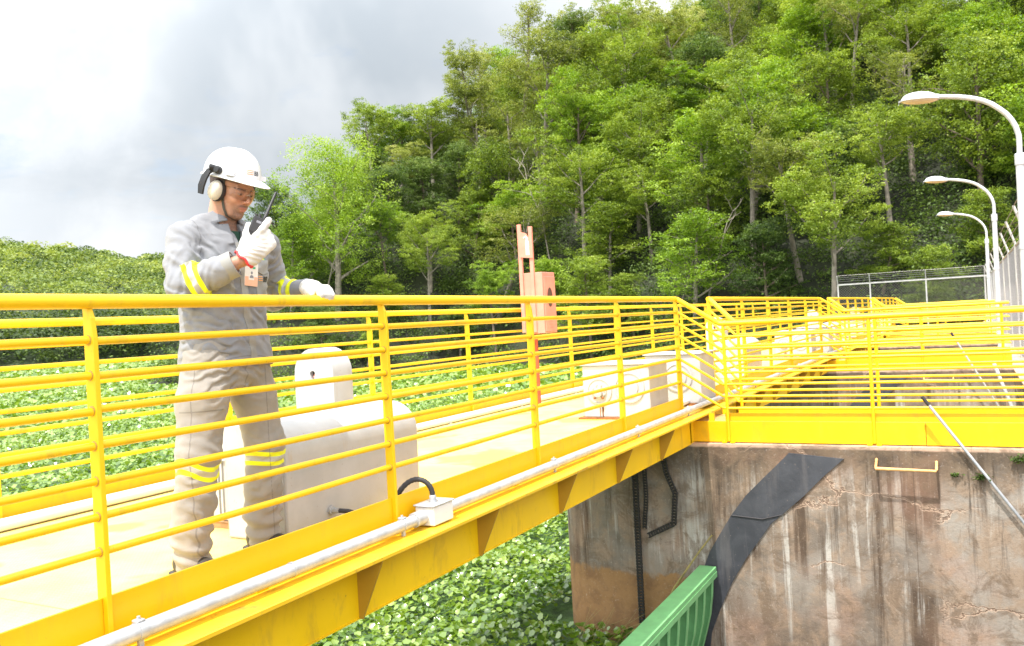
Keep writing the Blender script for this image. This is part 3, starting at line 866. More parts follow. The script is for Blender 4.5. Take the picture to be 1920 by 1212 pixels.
o = poly_mesh('water_hyacinth', V_, F_, M['hyacinth'], smooth=False, attrs={'var': (np.r_[a1, a2, a3], 'FACE')})
set_props(o, 'bright green carpet of floating plants spreading across the reservoir to the far shore', 'water plants', kind='stuff')
o = sheet('floating_mat', np.linspace(-260, -2.2, 130), np.linspace(-30, 190, 111), lambda X, Y: mat_z(X, Y) - .03, M['mat'])
set_props(o, 'dark green layer of stems and roots under the floating leaves', 'water plants', kind='stuff')

# ------------------------------------------------------------------ concrete piers
def pier():
    root = thing('concrete_pier', (0, 8.7, 0), 'weathered concrete spillway pier with black curved seal plate under the nearest side walkway', 'pier')
    plan = [(6.5, 8.13), (6.5, 9.3)]
    N = 26
    for k in range(N + 1):
        a = math.pi / 2 + math.pi * k / N
        plan.append((-3.25 + 0.80 * math.cos(a), 8.715 + .585 * math.sin(a)))
    mb = MB(); mb.prism(plan, 2, -9, -1.27)
    mb.build('body', M['concrete'], root, smooth=True, sharp=30)
    Lf = [(-1.531, -1.339), (-1.65, -1.458), (-1.776, -1.58), (-1.951, -1.756), (-2.094, -1.946), (-2.215, -2.137), (-2.325, -2.318), (-2.397, -2.498), (-2.455, -2.799), (-2.53, -3.056), (-2.60, -3.35), (-2.66, -3.8), (-2.68, -4.6)]
    Rg = [(-1.056, -1.381), (-1.15, -1.465), (-1.251, -1.56), (-1.416, -1.73), (-1.583, -1.881), (-1.728, -2.008), (-1.855, -2.185), (-1.984, -2.364), (-2.125, -2.60), (-2.245, -2.85), (-2.345, -3.1), (-2.42, -3.6), (-2.46, -4.6)]
    mb = MB(); n_ = len(Lf)
    V = [(x, 8.116, z) for x, z in Lf] + [(x, 8.116, z) for x, z in Rg] + [(x, 8.16, z) for x, z in Lf] + [(x, 8.16, z) for x, z in Rg]
    F = []
    for i in range(n_ - 1):
        F.append((i, i + 1, n_ + i + 1, n_ + i)); F.append((i, 2 * n_ + i, 2 * n_ + i + 1, i + 1)); F.append((n_ + i, n_ + i + 1, 3 * n_ + i + 1, 3 * n_ + i))
    F.append((0, n_, 3 * n_, 2 * n_))
    mb._a(V, F)
    mb.build('seal_plate', M['seal'], root)
    MB().tube([(-2.094, 8.112, -1.946), (-1.8, 8.110, -1.965), (-1.62, 8.112, -1.915)], .006, 6).build('weld_seam', M['rubber'], root)
    MB().tube([(-.785, 8.14, -1.375), (-.785, 8.02, -1.43), (-.785, 8.0, -1.438), (-.31, 8.0, -1.446), (-.31, 8.02, -1.44), (-.31, 8.14, -1.385)], .011, 10).build('rung', M['orange_pipe'], root, smooth=True)
    return root
PIERS = [pier()]
lab = ['', 'second stained concrete pier seen between the rails of the nearest side walkway', 'third concrete pier, mostly hidden behind yellow side rails', 'farthest concrete pier at the end of the yellow walkways']
for k in (1, 2, 3):
    c = copy_tree(PIERS[0]); c.location.y += PER * k; c['label'] = lab[k]; PIERS.append(c)
    set_props(c, group='concrete piers of the dam')
set_props(PIERS[0], group='concrete piers of the dam')

# moss tufts growing on the nearest pier
def tuft(x, y, z, r, n_, lab, nm='moss_tuft'):
    rg = np.random.default_rng(int(abs(x) * 1000))
    C_ = np.array([x, y, z]) + rg.normal(size=(n_, 3)) * np.array([r, .012, r * .45])
    C_[:, 1] = np.minimum(C_[:, 1], 8.125)
    P_, F_ = leaf_quads(C_, .022, rg, .6, .7)
    o = poly_mesh(nm, P_, F_, M['leaf_dark'], smooth=False, attrs={'var': (rg.uniform(0, .6, n_), 'FACE')})
    set_props(o, lab, 'moss')
tuft(.02, 8.10, -1.50, .030, 130, 'small bright moss tuft on the pier right of the grey rod')
tuft(-.17, 8.115, -1.49, .020, 60, 'tiny dark moss tuft on the pier left of the grey rod')
tuft(.30, 8.10, -1.345, .035, 150, 'mossy patch at the right end of the pier coping')

# chains hanging down the pier nose
def chain(name, pts, pitch, r, lab):
    pts = [np.array(p, float) for p in pts]
    seg = [np.linalg.norm(b - a) for a, b in zip(pts[:-1], pts[1:])]; tot = sum(seg); cum = np.r_[0, np.cumsum(seg)]
    root = thing(name, tuple(pts[0]), lab, 'chain')
    n_ = int(tot / pitch * 2); mb = MB()
    for k in range(n_):
        s_ = (k + .5) * pitch / 2; i = min(np.searchsorted(cum, s_) - 1, len(seg) - 1); i = max(i, 0)
        d = (pts[i + 1] - pts[i]) / seg[i]; c_ = pts[i] + d * (s_ - cum[i])
        e = np.array([1.0, 0, 0]) - d * d[0]
        if np.linalg.norm(e) < .2: e = np.array([0, 0, 1.0]) - d * d[2]
        e /= np.linalg.norm(e); w_ = np.cross(d, e); R_ = np.stack([e, w_, d], 1)
        for sg in (-1, 1):
            mb.ball(c_ + e * sg * r * 1.05, (r * .55, r * (.95 if k % 2 else .7), pitch * .42), 8, 6, R=R_)
        mb.tube([c_ - e * r * 1.5, c_ + e * r * 1.5], r * .62, 7)
    o = mb.build('chain_links', M['chain'], root, smooth=True, sharp=80)
    o['kind'] = 'stuff'
    return root
chain('hoist_chain', [(-3.02, 8.06, -1.1), (-3.03, 8.07, -2.2), (-3.035, 8.07, -3.42)], .062, .021, 'long black greasy hoist chain hanging straight down the pier to the water')
chain('hoist_chain', [(-2.93, 8.07, -1.1), (-2.92, 8.07, -1.8), (-2.955, 8.07, -2.12)], .055, .015, 'short rusty chain hanging beside the long black chain')
chain('hoist_chain', [(-2.76, 8.07, -1.15), (-2.70, 8.07, -1.55), (-2.62, 8.07, -1.75), (-2.65, 8.07, -2.05), (-2.93, 8.06, -2.19)], .058, .018, 'slack black chain looping across the pier right of the long chain')

# green radial gate below the walkway
root = thing('radial_gate', (-2.4, 3.7, -3.5), 'green steel spillway gate with pale top beam and curved ribs between the piers', 'gate')
zz = np.linspace(-2.50, -4.8, 14)
skinx = np.interp(-zz, [2.43, 2.8, 3.06, 3.35, 3.8, 4.8], [-2.43, -2.455, -2.52, -2.60, -2.67, -2.72])
MB().box((-2.405, -.2, -2.47), (-2.242, 8.03, -2.425), ch=.004).box((-2.245, -.2, -2.52), (-2.237, 8.03, -2.4705)).build('top_beam', M['green'], root)
mb = MB()
V = [(x, y, z) for y in (-.2, 8.05) for x, z in zip(skinx, zz)] + [(x - .012, y, z) for y in (-.2, 8.05) for x, z in zip(skinx, zz)]
n_ = len(zz)
F = [(i, i + 1, n_ + i + 1, n_ + i) for i in range(n_ - 1)] + [(2 * n_ + i, 3 * n_ + i, 3 * n_ + i + 1, 2 * n_ + i + 1) for i in range(n_ - 1)]
mb._a(V, F).build('skin_plate', M['green_dark'], root, smooth=True)
y = 7.93
while y > 0.3:
    mb = MB()
    po = [(x + .004, z) for x, z in zip(skinx, zz)] + [(x + .175 - .05 * i / n_, z) for i, (x, z) in list(enumerate(zip(skinx, zz)))[::-1]]
    q = [(a, b - .003) for a, b in po]
    mb.prism(q, 1, y - .006, y + .006)
    fl = [(x + .175 - .05 * i / n_, z - .003) for i, (x, z) in enumerate(zip(skinx, zz))]
    mb.prism([(a, b) for a, b in fl] + [(a + .008, b) for a, b in fl[::-1]], 1, y - .03, y + .03)
    mb.build('rib', M['green'], root)
    y -= .265
# stalk resting on the gate
root = thing('dry_stalk', (-2.25, 8.0, -2.1), 'long dry plant stalk leaning from the green gate against the pier', 'plant')
MB().tube([(-2.27, 8.04, -2.13), (-2.4, 7.98, -2.30), (-2.62, 7.88, -2.62), (-2.78, 7.8, -2.95), (-2.9, 7.72, -3.38)], [.008, .009, .010, .010, .012], 7).build('stem', M['stalk'], root, smooth=True)
MB().tube([(-2.62, 7.88, -2.9), (-3.0, 7.9, -3.02), (-3.4, 7.9, -3.2), (-3.9, 7.8, -3.36)], [.003, .004, .004, .005], 5).build('stem', M['stalk'], root, smooth=True)
mb = MB(); rg = np.random.default_rng(3)
for k in range(14):
    a = np.array([-3.2 - rg.uniform(0, .5), 7.75, -3.3]); b = a + np.array([rg.uniform(.1, .9), .05, rg.uniform(.2, .55)])
    mb.tube([a, (a + b) / 2 + [0, 0, .05], b], [.0025, .002, .001], 4)
set_props(mb.build('dry_grass', M['stalk']), 'wisps of dry grass standing at the water line before the pier', 'grass', kind='stuff')

# ------------------------------------------------------------------ main walkway, one bay
def post_poly(x, top):
    return [(x - .024, -.965), (x + .024, -.965), (x + .024, top - .12), (x + .016, top - .055), (x - .002, top - .008), (x - .022, top - .012)]
BAYY = (0.226, 8.116)
POSTS = [0.226 + 1.578 * i for i in range(6)]
def main_bay():
    root = thing('walkway', (-3.5, 4.3, -.95), 'yellow steel walkway bay the worker stands on, with horizontal bar railings on both sides', 'walkway', 'yellow walkway bays along the dam')
    y0, y1 = -.39, 8.708
    MB().box((-4.60, y0, -.970), (-2.535, y1, -.950)).build('deck', M['deck'], root)
    # girder: flange ledge, web, gussets
    MB().box((-2.535, y0, -1.005), (-2.30, y1, -.985), ch=.003).build('ledge', M['yellow_dirty'], root)
    mb = MB().box((-2.458, -.98, -1.268), (-2.45, 8.15, -1.0055)).box((-2.54, -.98, -1.275), (-2.445, 8.12, -1.2685))
    mb.box((-4.70, y0, -1.005), (-4.54, y1, -.985)).box((-4.62, -.98, -1.268), (-4.61, 8.15, -1.0055))
    for k in range(8):
        mb.box((-4.60, .3 + k * 1.05, -1.10), (-2.46, .36 + k * 1.05, -.9715))
    mb.build('girder', M['yellow'], root)
    for k in range(8):
        yk = .89 + 1.05 * k
        if yk > 8: break
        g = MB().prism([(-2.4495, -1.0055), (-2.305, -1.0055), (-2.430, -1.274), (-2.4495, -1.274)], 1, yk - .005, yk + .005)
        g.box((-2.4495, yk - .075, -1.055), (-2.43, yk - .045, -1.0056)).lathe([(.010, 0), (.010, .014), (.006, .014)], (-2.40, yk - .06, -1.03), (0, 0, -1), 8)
        g.build('gusset', M['weld_shade'], root)  # shade under the ledge is painted into the brown gusset colour
    for i in range(5):
        a, b = POSTS[i] + .0105, POSTS[i + 1] - .0105
        MB().box((-2.533, a, -.984), (-2.524, b, -.820), ch=.0015).build('toe_board', M['yellow_clean'], root)
    MB().box((-4.594, y0, -.984), (-4.585, y1, -.790), ch=.0015).build('toe_board', M['yellow_clean'], root)
    for i, yp in enumerate(POSTS):
        mb = MB().prism(post_poly(XN, HT), 1, yp - .0095, yp + .0095)
        mb.build('post', M['yellow'], root, bevel=.0025)
    yp = 1.05
    while yp < 8.3:
        mb = MB().prism([(x_ - XN + XF, z_) for x_, z_ in post_poly(XN, HT)], 1, yp - .0095, yp + .0095)
        mb.prism([(XF - .03, -1.0), (XF + .01, -1.0), (XF + .01, -.965), (XF - .03, -.965)], 1, yp - .02, yp + .02)
        mb.build('post', M['yellow'], root, bevel=.0025)
        yp += 1.63
    rg = np.random.default_rng(1)
    for k in range(8):
        r = .0245 if k == 0 else .0135
        n_ = 20 if k == 0 else 12
        mb = MB()
        if k == 0: mb.tube([(XN, BAYY[0] - .02, HT), (XN, BAYY[1], HT)], r, n_)
        else:
            for i in range(5):
                a, b = POSTS[i] + .009, POSTS[i + 1] - .009
                s1, s2 = rg.normal(size=2) * .0022
                mb.tube([(XN, a, zr(k) + s1), (XN, (a + b) / 2, zr(k) + rg.normal() * .0015), (XN, b, zr(k) + s2)], r, n_)
                for q in (a, b):      # weld bead
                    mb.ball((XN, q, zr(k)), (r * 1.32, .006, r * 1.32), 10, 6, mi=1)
        mb.build('rail', [M['yellow'], M['weld_shade']], root, smooth=True, sharp=50)
        MB().tube([(XF, y0, zr(k)), (XF, y1, zr(k))], r, n_).build('rail', M['yellow'], root, smooth=True, sharp=50)
    return root
BAY = [main_bay()]
lab = ['', 'second yellow walkway bay beyond the first side walkway', 'third yellow walkway bay, small in the distance', 'last short looking yellow walkway bay near the hillside fence']
for k in (1, 2, 3):
    c = copy_tree(BAY[0]); c.location.y += PER * k; c['label'] = lab[k]; BAY.append(c)

# ------------------------------------------------------------------ side walkways over the piers
def side_walkway():
    root = thing('side_walkway', (-1, 8.5, -1.2), 'yellow side walkway with bent bar railings crossing the nearest pier to the right', 'walkway', 'yellow side walkways over the piers')
    YA, YB = 8.214, 8.813
    XE = .62
    top = HT - .264
    for k in range(8):
        r = .0245 if k == 0 else .0125
        z0, z1 = zr(k), zr(k, top)
        xa = -2.135
        A = [(XN + .01, BAYY[1], z0), (xa - .03, YA - .006, z1 + .02), (xa, YA, z1 + .004), (xa + .035, YA, z1), (XE, YA, z1)]
        Bp = [(XN + .01, 9.325, z0), (xa - .03, YB + .04, z1 + .022), (xa, YB + .004, z1 + .004), (xa + .035, YB, z1), (XE, YB, z1)]
        MB().tube(A, r, 16 if k == 0 else 12).build('rail', M['yellow'], root, smooth=True, sharp=50)
        MB().tube(Bp, r, 16 if k == 0 else 12).build('rail', M['yellow'], root, smooth=True, sharp=50)
    for X in (-2.10, -.80, .50):
        for Y, s_ in ((YA, -1), (YB, 1)):
            mb = MB().tube([(X, Y, -1.25), (X, Y, top)], .0165, 12)
            mb.box((X - .06, Y - .018 + .02 * s_, -1.266), (X - .018, Y + .018 + .02 * s_, -1.256)).box((X + .018, Y - .018 + .02 * s_, -1.266), (X + .06, Y + .018 + .02 * s_, -1.256))
            mb.lathe([(.008, 0), (.008, .010), (.004, .014)], (X - .04, Y + .02 * s_, -1.256), (0, 0, 1), 8).lathe([(.008, 0), (.008, .010), (.004, .014)], (X + .04, Y + .02 * s_, -1.256), (0, 0, 1), 8)
            mb.build('post', M['yellow_clean'], root, smooth=True, sharp=40)
    mb = MB()
    for Y, s_ in ((YA + .018, -1), (YB - .018, 1)):
        mb.box((-2.13, Y - .004 - s_ * .010, -1.0605), (XE, Y + .004 - s_ * .010, -.985), ch=.0015)
    mb.build('toe_board', M['yellow_clean'], root)
    mb = MB()
    for Y in (YA + .008, YB - .008):
        mb.box((-2.503, Y - .005, -1.262), (-.385, Y + .005, -1.0605), ch=.0015).box((-.381, Y - .005, -1.262), (XE, Y + .005, -1.0605), ch=.0015)
    mb.box((-2.503, YA + .0125, -1.262), (-2.495, YB - .0125, -1.0605))
    mb.build('beam', M['yellow_clean'], root)
    MB().box((-2.49, YA + .025, -1.075), (XE, YB - .025, -1.0615)).build('deck', M['deck'], root)
    MB().box((-2.29, YA + .02, -1.0605), (-2.24, YA + .055, -.985)).box((-2.29, YB - .055, -1.0605), (-2.24, YB - .02, -.985)).build('bracket', M['yellow'], root)
    return root
SW = [side_walkway()]
lab = ['', 'second yellow side walkway, seen through the nearest one', 'third yellow side walkway farther along the dam', 'farthest yellow side walkway before the hillside fence']
for k in (1, 2, 3):
    c = copy_tree(SW[0]); c.location.y += PER * k; c['label'] = lab[k]; SW.append(c)

# ------------------------------------------------------------------ conduit pipes
def conduit(k):
    y0, y1 = -.35 + PER * k, -.35 + PER * (k + 1) - .004
    root = thing('conduit_pipe', (-2.42, y0, -.93), ['galvanised conduit pipe running along the outside of the nearest walkway', 'galvanised conduit pipe along the second walkway bay', 'distant galvanised conduit pipe along the third walkway bay', 'farthest piece of galvanised conduit along the last bay'][k], 'pipe', 'conduit pipes outside the walkway')
    X, Z = -2.425, -.932
    MB().tube([(X, y0, Z), (X, y0 + 4.5, Z - .002), (X, y1, Z)], .0275, 20).build('pipe', M['galv'], root, smooth=True)
    for yy in (1.835, 3.30, 4.99, 6.59, 8.0):
        yy += PER * k
        mb = MB().lathe([(.0275, 0), (.0305, 0), (.0305, .03), (.0275, .03)], (X, yy, Z), (0, 1, 0), 20, cap=False)
        mb.box((X - .02, yy, Z + .028), (X + .012, yy + .03, Z + .036), ch=.002).box((X - .006, yy + .006, -.9845), (X + .006, yy + .024, Z - .027))
        mb.lathe([(.006, 0), (.006, .01)], (X - .004, yy + .015, Z + .036), (0, 0, 1), 8)
        mb.build('clamp', M['galv'], root, smooth=True, sharp=40)
    for yy in (2.55, 7.02):
        yy += PER * k
        MB().lathe([(.0275, 0), (.0295, 0), (.0295, .012), (.0275, .012)], (X, yy, Z), (0, 1, 0), 20, cap=False).build('coupling', M['galv'], root, smooth=True, sharp=40)
for k in range(4): conduit(k)

root = thing('junction_box', (-2.42, 3.6, -.94), 'square grey junction box on the conduit at the second railing post with a black hose', 'electrical box')
MB().box((-2.475, 3.49, -.978), (-2.365, 3.67, -.885), ch=.005).build('housing', M['white'], root)
MB().box((-2.482, 3.482, -.8845), (-2.358, 3.678, -.876), ch=.003).build('lid', M['galv'], root)
MB().lathe([(.0275, 0), (.036, 0), (.036, .07), (.03, .075)], (-2.425, 3.405, -.932), (0, 1, 0), 20, cap=False).build('collar', M['galv'], root, smooth=True, sharp=40)
MB().lathe([(.036, 0), (.036, .03), (.03, .04)], (-2.425, 3.6705, -.932), (0, 1, 0), 20, cap=False).build('collar', M['galv'], root, smooth=True, sharp=40)
MB().lathe([(.020, 0), (.020, .012), (.016, .012), (.018, .03), (.014, .036)], (-2.42, 3.57, -.876), (0, 0, 1), 14).build('gland', M['galv'], root, smooth=True, sharp=40)
pts = []
for k in range(33):
    q = k / 32
    P0, P1, P2, P3 = np.array([-2.42, 3.57, -.84]), np.array([-2.42, 3.565, -.73]), np.array([-2.575, 3.50, -.70]), np.array([-2.59, 3.44, -.95])
    pts.append((1 - q) ** 3 * P0 + 3 * (1 - q) ** 2 * q * P1 + 3 * (1 - q) * q * q * P2 + q ** 3 * P3)
MB().tube(pts, [.0125 + .0016 * (k % 2) for k in range(33)], 12).build('hose', M['rubber'], root, smooth=True, sharp=60)

root = thing('conduit_pipe', (-4.5, 4, -.91), 'long white pipe lying on the deck along the far yellow toe board', 'pipe')
MB().tube([(-4.53, -.3, -.913), (-4.53, 36, -.913)], .034, 16).build('pipe', M['white'], root, smooth=True)
mb = MB()
for k in range(24): mb.box((-4.565, 1 + 1.5 * k, -.9498), (-4.495, 1.04 + 1.5 * k, -.93))
mb.build('clip', M['galv'], root)['kind'] = 'stuff'
root = thing('conduit_pipe', (-2.62, 8.5, -.91), 'short white pipe on the deck beside the second hoist', 'pipe')
MB().tube([(-2.62, 7.6, -.905), (-2.62, 9.5, -.905)], .034, 16).build('pipe', M['white'], root, smooth=True)

# ------------------------------------------------------------------ machines on the deck
def hoist_box(x0, x1, y0, y1, zt, labels, discs):
    root = thing('gate_hoist', ((x0 + x1) / 2, (y0 + y1) / 2, -.95), labels[0], 'gate hoist', 'white steel gate hoist boxes')
    MB().box((x0, y0, -.93), (x1, y1, zt), ch=.006).build('housing', M['machine'], root)
    MB().box((x0 - .02, y0 - .02, zt + .0005), (x1 + .02, y1 + .02, zt + .016), ch=.003).build('lid', M['machine'], root)
    MB().box((x0 - .05, y0 - .04, -.9495), (x1 + .02, y1 + .04, -.931)).build('base_plate', M['rust'], root)
    for (cx_, cz_, r, bolts) in discs:
        c_ = (cx_, y0 - .0005, cz_)
        mb = MB().lathe([(r, 0), (r, .012), (r * .90, .015), (r * .88, .006), (r * .62, .006), (r * .60, .020), (r * .2, .025), (.0, .025)], c_, (0, -1, 0), 36, cap=False)
        if bolts:
            for q in range(8):
                an = q * math.pi / 4 + .3
                mb.lathe([(.010, 0), (.010, .014), (0, .014)], (cx_ + math.cos(an) * r * .5, y0 - .022, cz_ + math.sin(an) * r * .5), (0, -1, 0), 6, cap=False)
            mb.lathe([(.035, 0), (.03, .05), (.012, .055), (0, .055)], (cx_ + .01, y0 - .02, cz_ - .02), (0, -1, 0), 16, cap=False)
        mb.build('flange', M['machine'], root, smooth=True, sharp=35)
        if bolts:
            rg = np.random.default_rng(2); rm = MB()
            for q in range(7):
                xx = cx_ + .025 + rg.normal() * .012; l_ = rg.uniform(.06, .2)
                rm.box((xx, y0 - .0025, cz_ - r * .75 - l_), (xx + rg.uniform(.003, .009), y0 - .0005, cz_ - r * .7))
            for q in (3, 4): rm.ball((cx_ + (-.035 if q == 3 else .045), y0 - .04, cz_ - .06), .013, 10, 8)
            rm.build('rust_stain', M['rust'], root)
    return root
def rep(root, labels):
    for k, lb in enumerate(labels, 1):
        c = copy_tree(root); c.location.y += PER * k; c['label'] = lb
h1 = hoist_box(-3.265, -2.605, 7.45, 7.98, -.445, ['white steel hoist box with rusty bolted flange in front of the fourth railing post'], [(-3.10, -.685, .125, True), (-2.80, -.655, .145, False)])
rep(h1, ['white hoist box near the end of the second walkway bay', 'white hoist box near the end of the third walkway bay', 'tiny white hoist box at the end of the last walkway bay'])
h2 = hoist_box(-3.05, -2.46, 8.62, 9.16, -.425, ['white hoist box right behind the rusty flanged one, where the side walkway turns off'], [(-2.70, -.66, .15, False)])
rep(h2, ['white hoist box at the start of the third walkway bay', 'white hoist box at the start of the last walkway bay'])

def cover():
    root = thing('motor_cover', (-2.95, 3.45, -.95), 'large white rounded motor cover on the deck behind the second railing post', 'machine cover', 'white rounded motor covers')
    prof = [(-2.785, -.9495), (-2.78, -.56)]
    for k in range(1, 9):
        a = k / 8 * math.pi / 2
        prof.append((-2.78 - .17 * (1 - math.cos(a)), -.56 + .155 * math.sin(a)))
    prof += [(-3.06, -.405)]
    for k in range(1, 7):
        a = k / 6 * math.pi / 2
        prof.append((-3.06 - .10 * math.sin(a), -.405 - .10 * (1 - math.cos(a))))
    prof += [(-3.16, -.9495)]
    MB().prism(prof, 1, 2.92, 3.99).build('shell', M['machine'], root, smooth=True, bevel=.012, sharp=50)
    MB().lathe([(.022, 0), (.022, .012), (.013, .012), (.013, .05), (0, .05)], (-2.7795, 3.22, -.86), (1, 0, 0), 14, cap=False).build('gland', M['galv'], root, smooth=True, sharp=40)
    MB().tube([(-2.74, 3.22, -.86), (-2.69, 3.24, -.865), (-2.62, 3.30, -.90), (-2.58, 3.4, -.93)], .011, 10).build('hose', M['rubber'], root, smooth=True)
    return root
cv_ = cover(); rep(cv_, ['white rounded motor cover in the second walkway bay', 'white rounded motor cover in the third walkway bay'])

def tower():
    root = thing('bearing_housing', (-3.45, 4.0, -.95), 'upright white plate housing with rounded top and a small hole, behind the motor cover', 'bearing housing', 'upright white bearing housings')
    prof = [(-3.59, -.9495), (-3.30, -.9495), (-3.295, -.25)]
    cxx, cz_ = -3.4425, -.235
    for k in range(0, 17):
        a = k / 16 * math.pi
        prof.append((cxx + .1475 * math.cos(a), cz_ + .15 * math.sin(a)))
    prof += [(-3.59, -.25)]
    # plate with a ragged hole: two halves of a ring around the hole
    hc = (-3.452, -.245); hr = [(.016, .030)]
    hole = [(hc[0] + .018 * math.cos(a) * (1 + .15 * math.sin(3 * a)), hc[1] + .030 * math.sin(a) * (1 + .12 * math.cos(2 * a))) for a in np.arange(16) * math.pi / 8]
    mb = MB()
    bm_o = prof; n1, n2 = len(prof), len(hole)
    # bridge by angle around the hole centre
    def ang(p): return math.atan2(p[1] - hc[1], p[0] - hc[0])
    outer = sorted(prof, key=ang); res = []
    A = np.array([ang(p) for p in outer])
    N = 48
    def ray_out(a):
        best = None
        d = np.array([math.cos(a), math.sin(a)])
        for i in range(n1):
            p, q = np.array(prof[i]) - hc, np.array(prof[(i + 1) % n1]) - hc
            e = q - p; den = d[0] * e[1] - d[1] * e[0]
            if abs(den) < 1e-9: continue
            t_ = (p[0] * e[1] - p[1] * e[0]) / den; s_ = (p[0] * d[1] - p[1] * d[0]) / den
            if t_ > 0 and -1e-6 <= s_ <= 1 + 1e-6 and (best is None or t_ < best): best = t_
        return (hc[0] + d[0] * best, hc[1] + d[1] * best)
    angs = sorted(list(np.arange(N) * 2 * math.pi / N - math.pi) + [ang(p) for p in prof[:3]] + [ang(prof[-1])])
    O = [ray_out(a) for a in angs]
    I = [(hc[0] + .018 * math.cos(a) * (1 + .15 * math.sin(3 * a)), hc[1] + .030 * math.sin(a) * (1 + .12 * math.cos(2 * a))) for a in angs]
    m_ = len(angs)
    V = [(x, 3.90, z) for x, z in O] + [(x, 3.90, z) for x, z in I] + [(x, 4.075, z) for x, z in O] + [(x, 3.93, z) for x, z in I]
    F = []
    for i in range(m_):
        j = (i + 1) % m_
        F += [(i, j, m_ + j, m_ + i), (i, 2 * m_ + i, 2 * m_ + j, j), (m_ + i, m_ + j, 3 * m_ + j, 3 * m_ + i)]
    F.append([2 * m_ + i for i in range(m_)])
    mb._a(V, F)
    mb.build('plate', M['machine'], root, bevel=0, smooth=True, sharp=30)
    MB().box((-3.50, 3.945, -.30), (-3.40, 3.955, -.19)).build('inner_plate', M['black'], root)
    MB().ball((-3.452, 3.93, -.245), (.011, .010, .010), 10, 8).lathe([(.006, 0), (.006, .03)], (-3.45, 3.94, -.262), (0, -1, .3), 8).build('shaft_end', M['salmon'], root, smooth=True)
    return root
tw_ = tower(); rep(tw_, ['upright white rounded housing in the second walkway bay', 'upright white rounded housing in the third walkway bay', 'upright white rounded housing in the farthest walkway bay'])

root = thing('control_cabinet', (-3.3, 3.2, -.95), 'white steel cabinet with panel frames on a wooden base behind the worker\'s legs', 'cabinet')
MB().box((-3.45, 3.08, -.915), (-3.175, 3.60, -.44), ch=.006).build('housing', M['machine'], root)
mb = MB()
for a, b in ((-3.44, -3.37), (-3.355, -3.19)):
    mb.box((a, 3.068, -.90), (a + .012, 3.0795, -.60)).box((b - .012, 3.068, -.90), (b, 3.0795, -.60)).box((a + .0125, 3.068, -.612), (b - .0125, 3.0795, -.60))
mb.build('panel_frame', M['machine'], root)
MB().box((-3.47, 3.06, -.9495), (-3.16, 3.10, -.917)).box((-3.47, 3.35, -.9495), (-3.16, 3.39, -.917)).box((-3.475, 3.055, -.9165), (-3.155, 3.62, -.9155)).build('wooden_base', M['wood'], root)

# ------------------------------------------------------------------ fire extinguisher box with sign
root = thing('fire_box', (-4.35, 8.7, -.95), 'faded red fire extinguisher cabinet with sign plate on two posts beyond the far railing', 'fire cabinet')
for xp, yp in ((-4.455, 8.59), (-4.315, 8.59)):
    MB().box((xp - .022, yp, -.12 if xp > -4.4 else -.12), (xp + .022, yp + .03, 1.11 if xp < -4.4 else 1.075), ch=.003).build('post', M['salmon'], root)
MB().tube([(-4.39, 8.75, -.98), (-4.39, 8.75, -.14)], .021, 12).build('leg', M['salmon_dark'], root, smooth=True)
MB().prism([(-4.445, .735), (-4.285, .715), (-4.285, 1.0), (-4.315, .985), (-4.325, .945), (-4.36, 1.0), (-4.455, 1.035)], 1, 8.575, 8.5895).build('sign_plate', M['salmon'], root)
bt = [(-4.368, .755), (-4.325, .752), (-4.325, .90), (-4.340, .93), (-4.335, .945), (-4.36, .975), (-4.395, .955), (-4.39, .945), (-4.362, .955), (-4.358, .935), (-4.368, .905)]
MB().prism(bt, 1, 8.572, 8.5745).build('extinguisher_pictogram', M['white'], root)
X0, X1, Y0, Y1, Z0, Z1 = -4.445, -4.20, 8.61, 8.93, -.135, .555
MB().box((X0, Y0, Z0), (X1, Y1, Z1), ch=.004).build('housing', M['salmon'], root)
mb = MB().box((X1 + .0005, Y0 + .025, Z0 + .02), (X1 + .010, Y1 - .015, Z1 - .05), ch=.002)
for q in range(4): mb.box((X1 + .0105, Y0 + .12, .03 - .035 * q), (X1 + .0135, Y0 + .20, .036 - .035 * q))
mb.build('door', M['salmon'], root)
MB().prism([(Y0 + .155 + .065 * math.cos(a), .27 + .11 * math.sin(a)) for a in np.arange(28) * 2 * math.pi / 28], 0, X1 + .0105, X1 + .013).build('window', M['dark_hole'], root)

# ------------------------------------------------------------------ rods beside the side walkways
def rod(a, b, r, lab, m_='galv', cap=True):
    root = thing('metal_rod', tuple(a), lab, 'metal rod')
    MB().tube([a, b], r, 12).build('shaft', M[m_], root, smooth=True)
    if cap: MB().tube([np.array(a) + (np.array(a) - np.array(b)) * .012, np.array(a) + (np.array(b) - np.array(a)) * .02], r * 1.25, 10).build('cap', M['rubber'], root, smooth=True)
rod((-.375, 8.085, -.85), (1.19, 8.075, -3.16), .0125, 'long grey metal rod leaning across the nearest side walkway and pier face')
rod((-.291, 17.0, -.627), (.95, 17.0, -3.05), .016, 'pale metal rod slanting down the second pier, seen between the yellow rails', 'fence_post')
rod((.33, 17.0, -1.16), (.72, 17.0, -2.4), .03, 'thick white metal rod at the right end of the second pier', 'white', False)

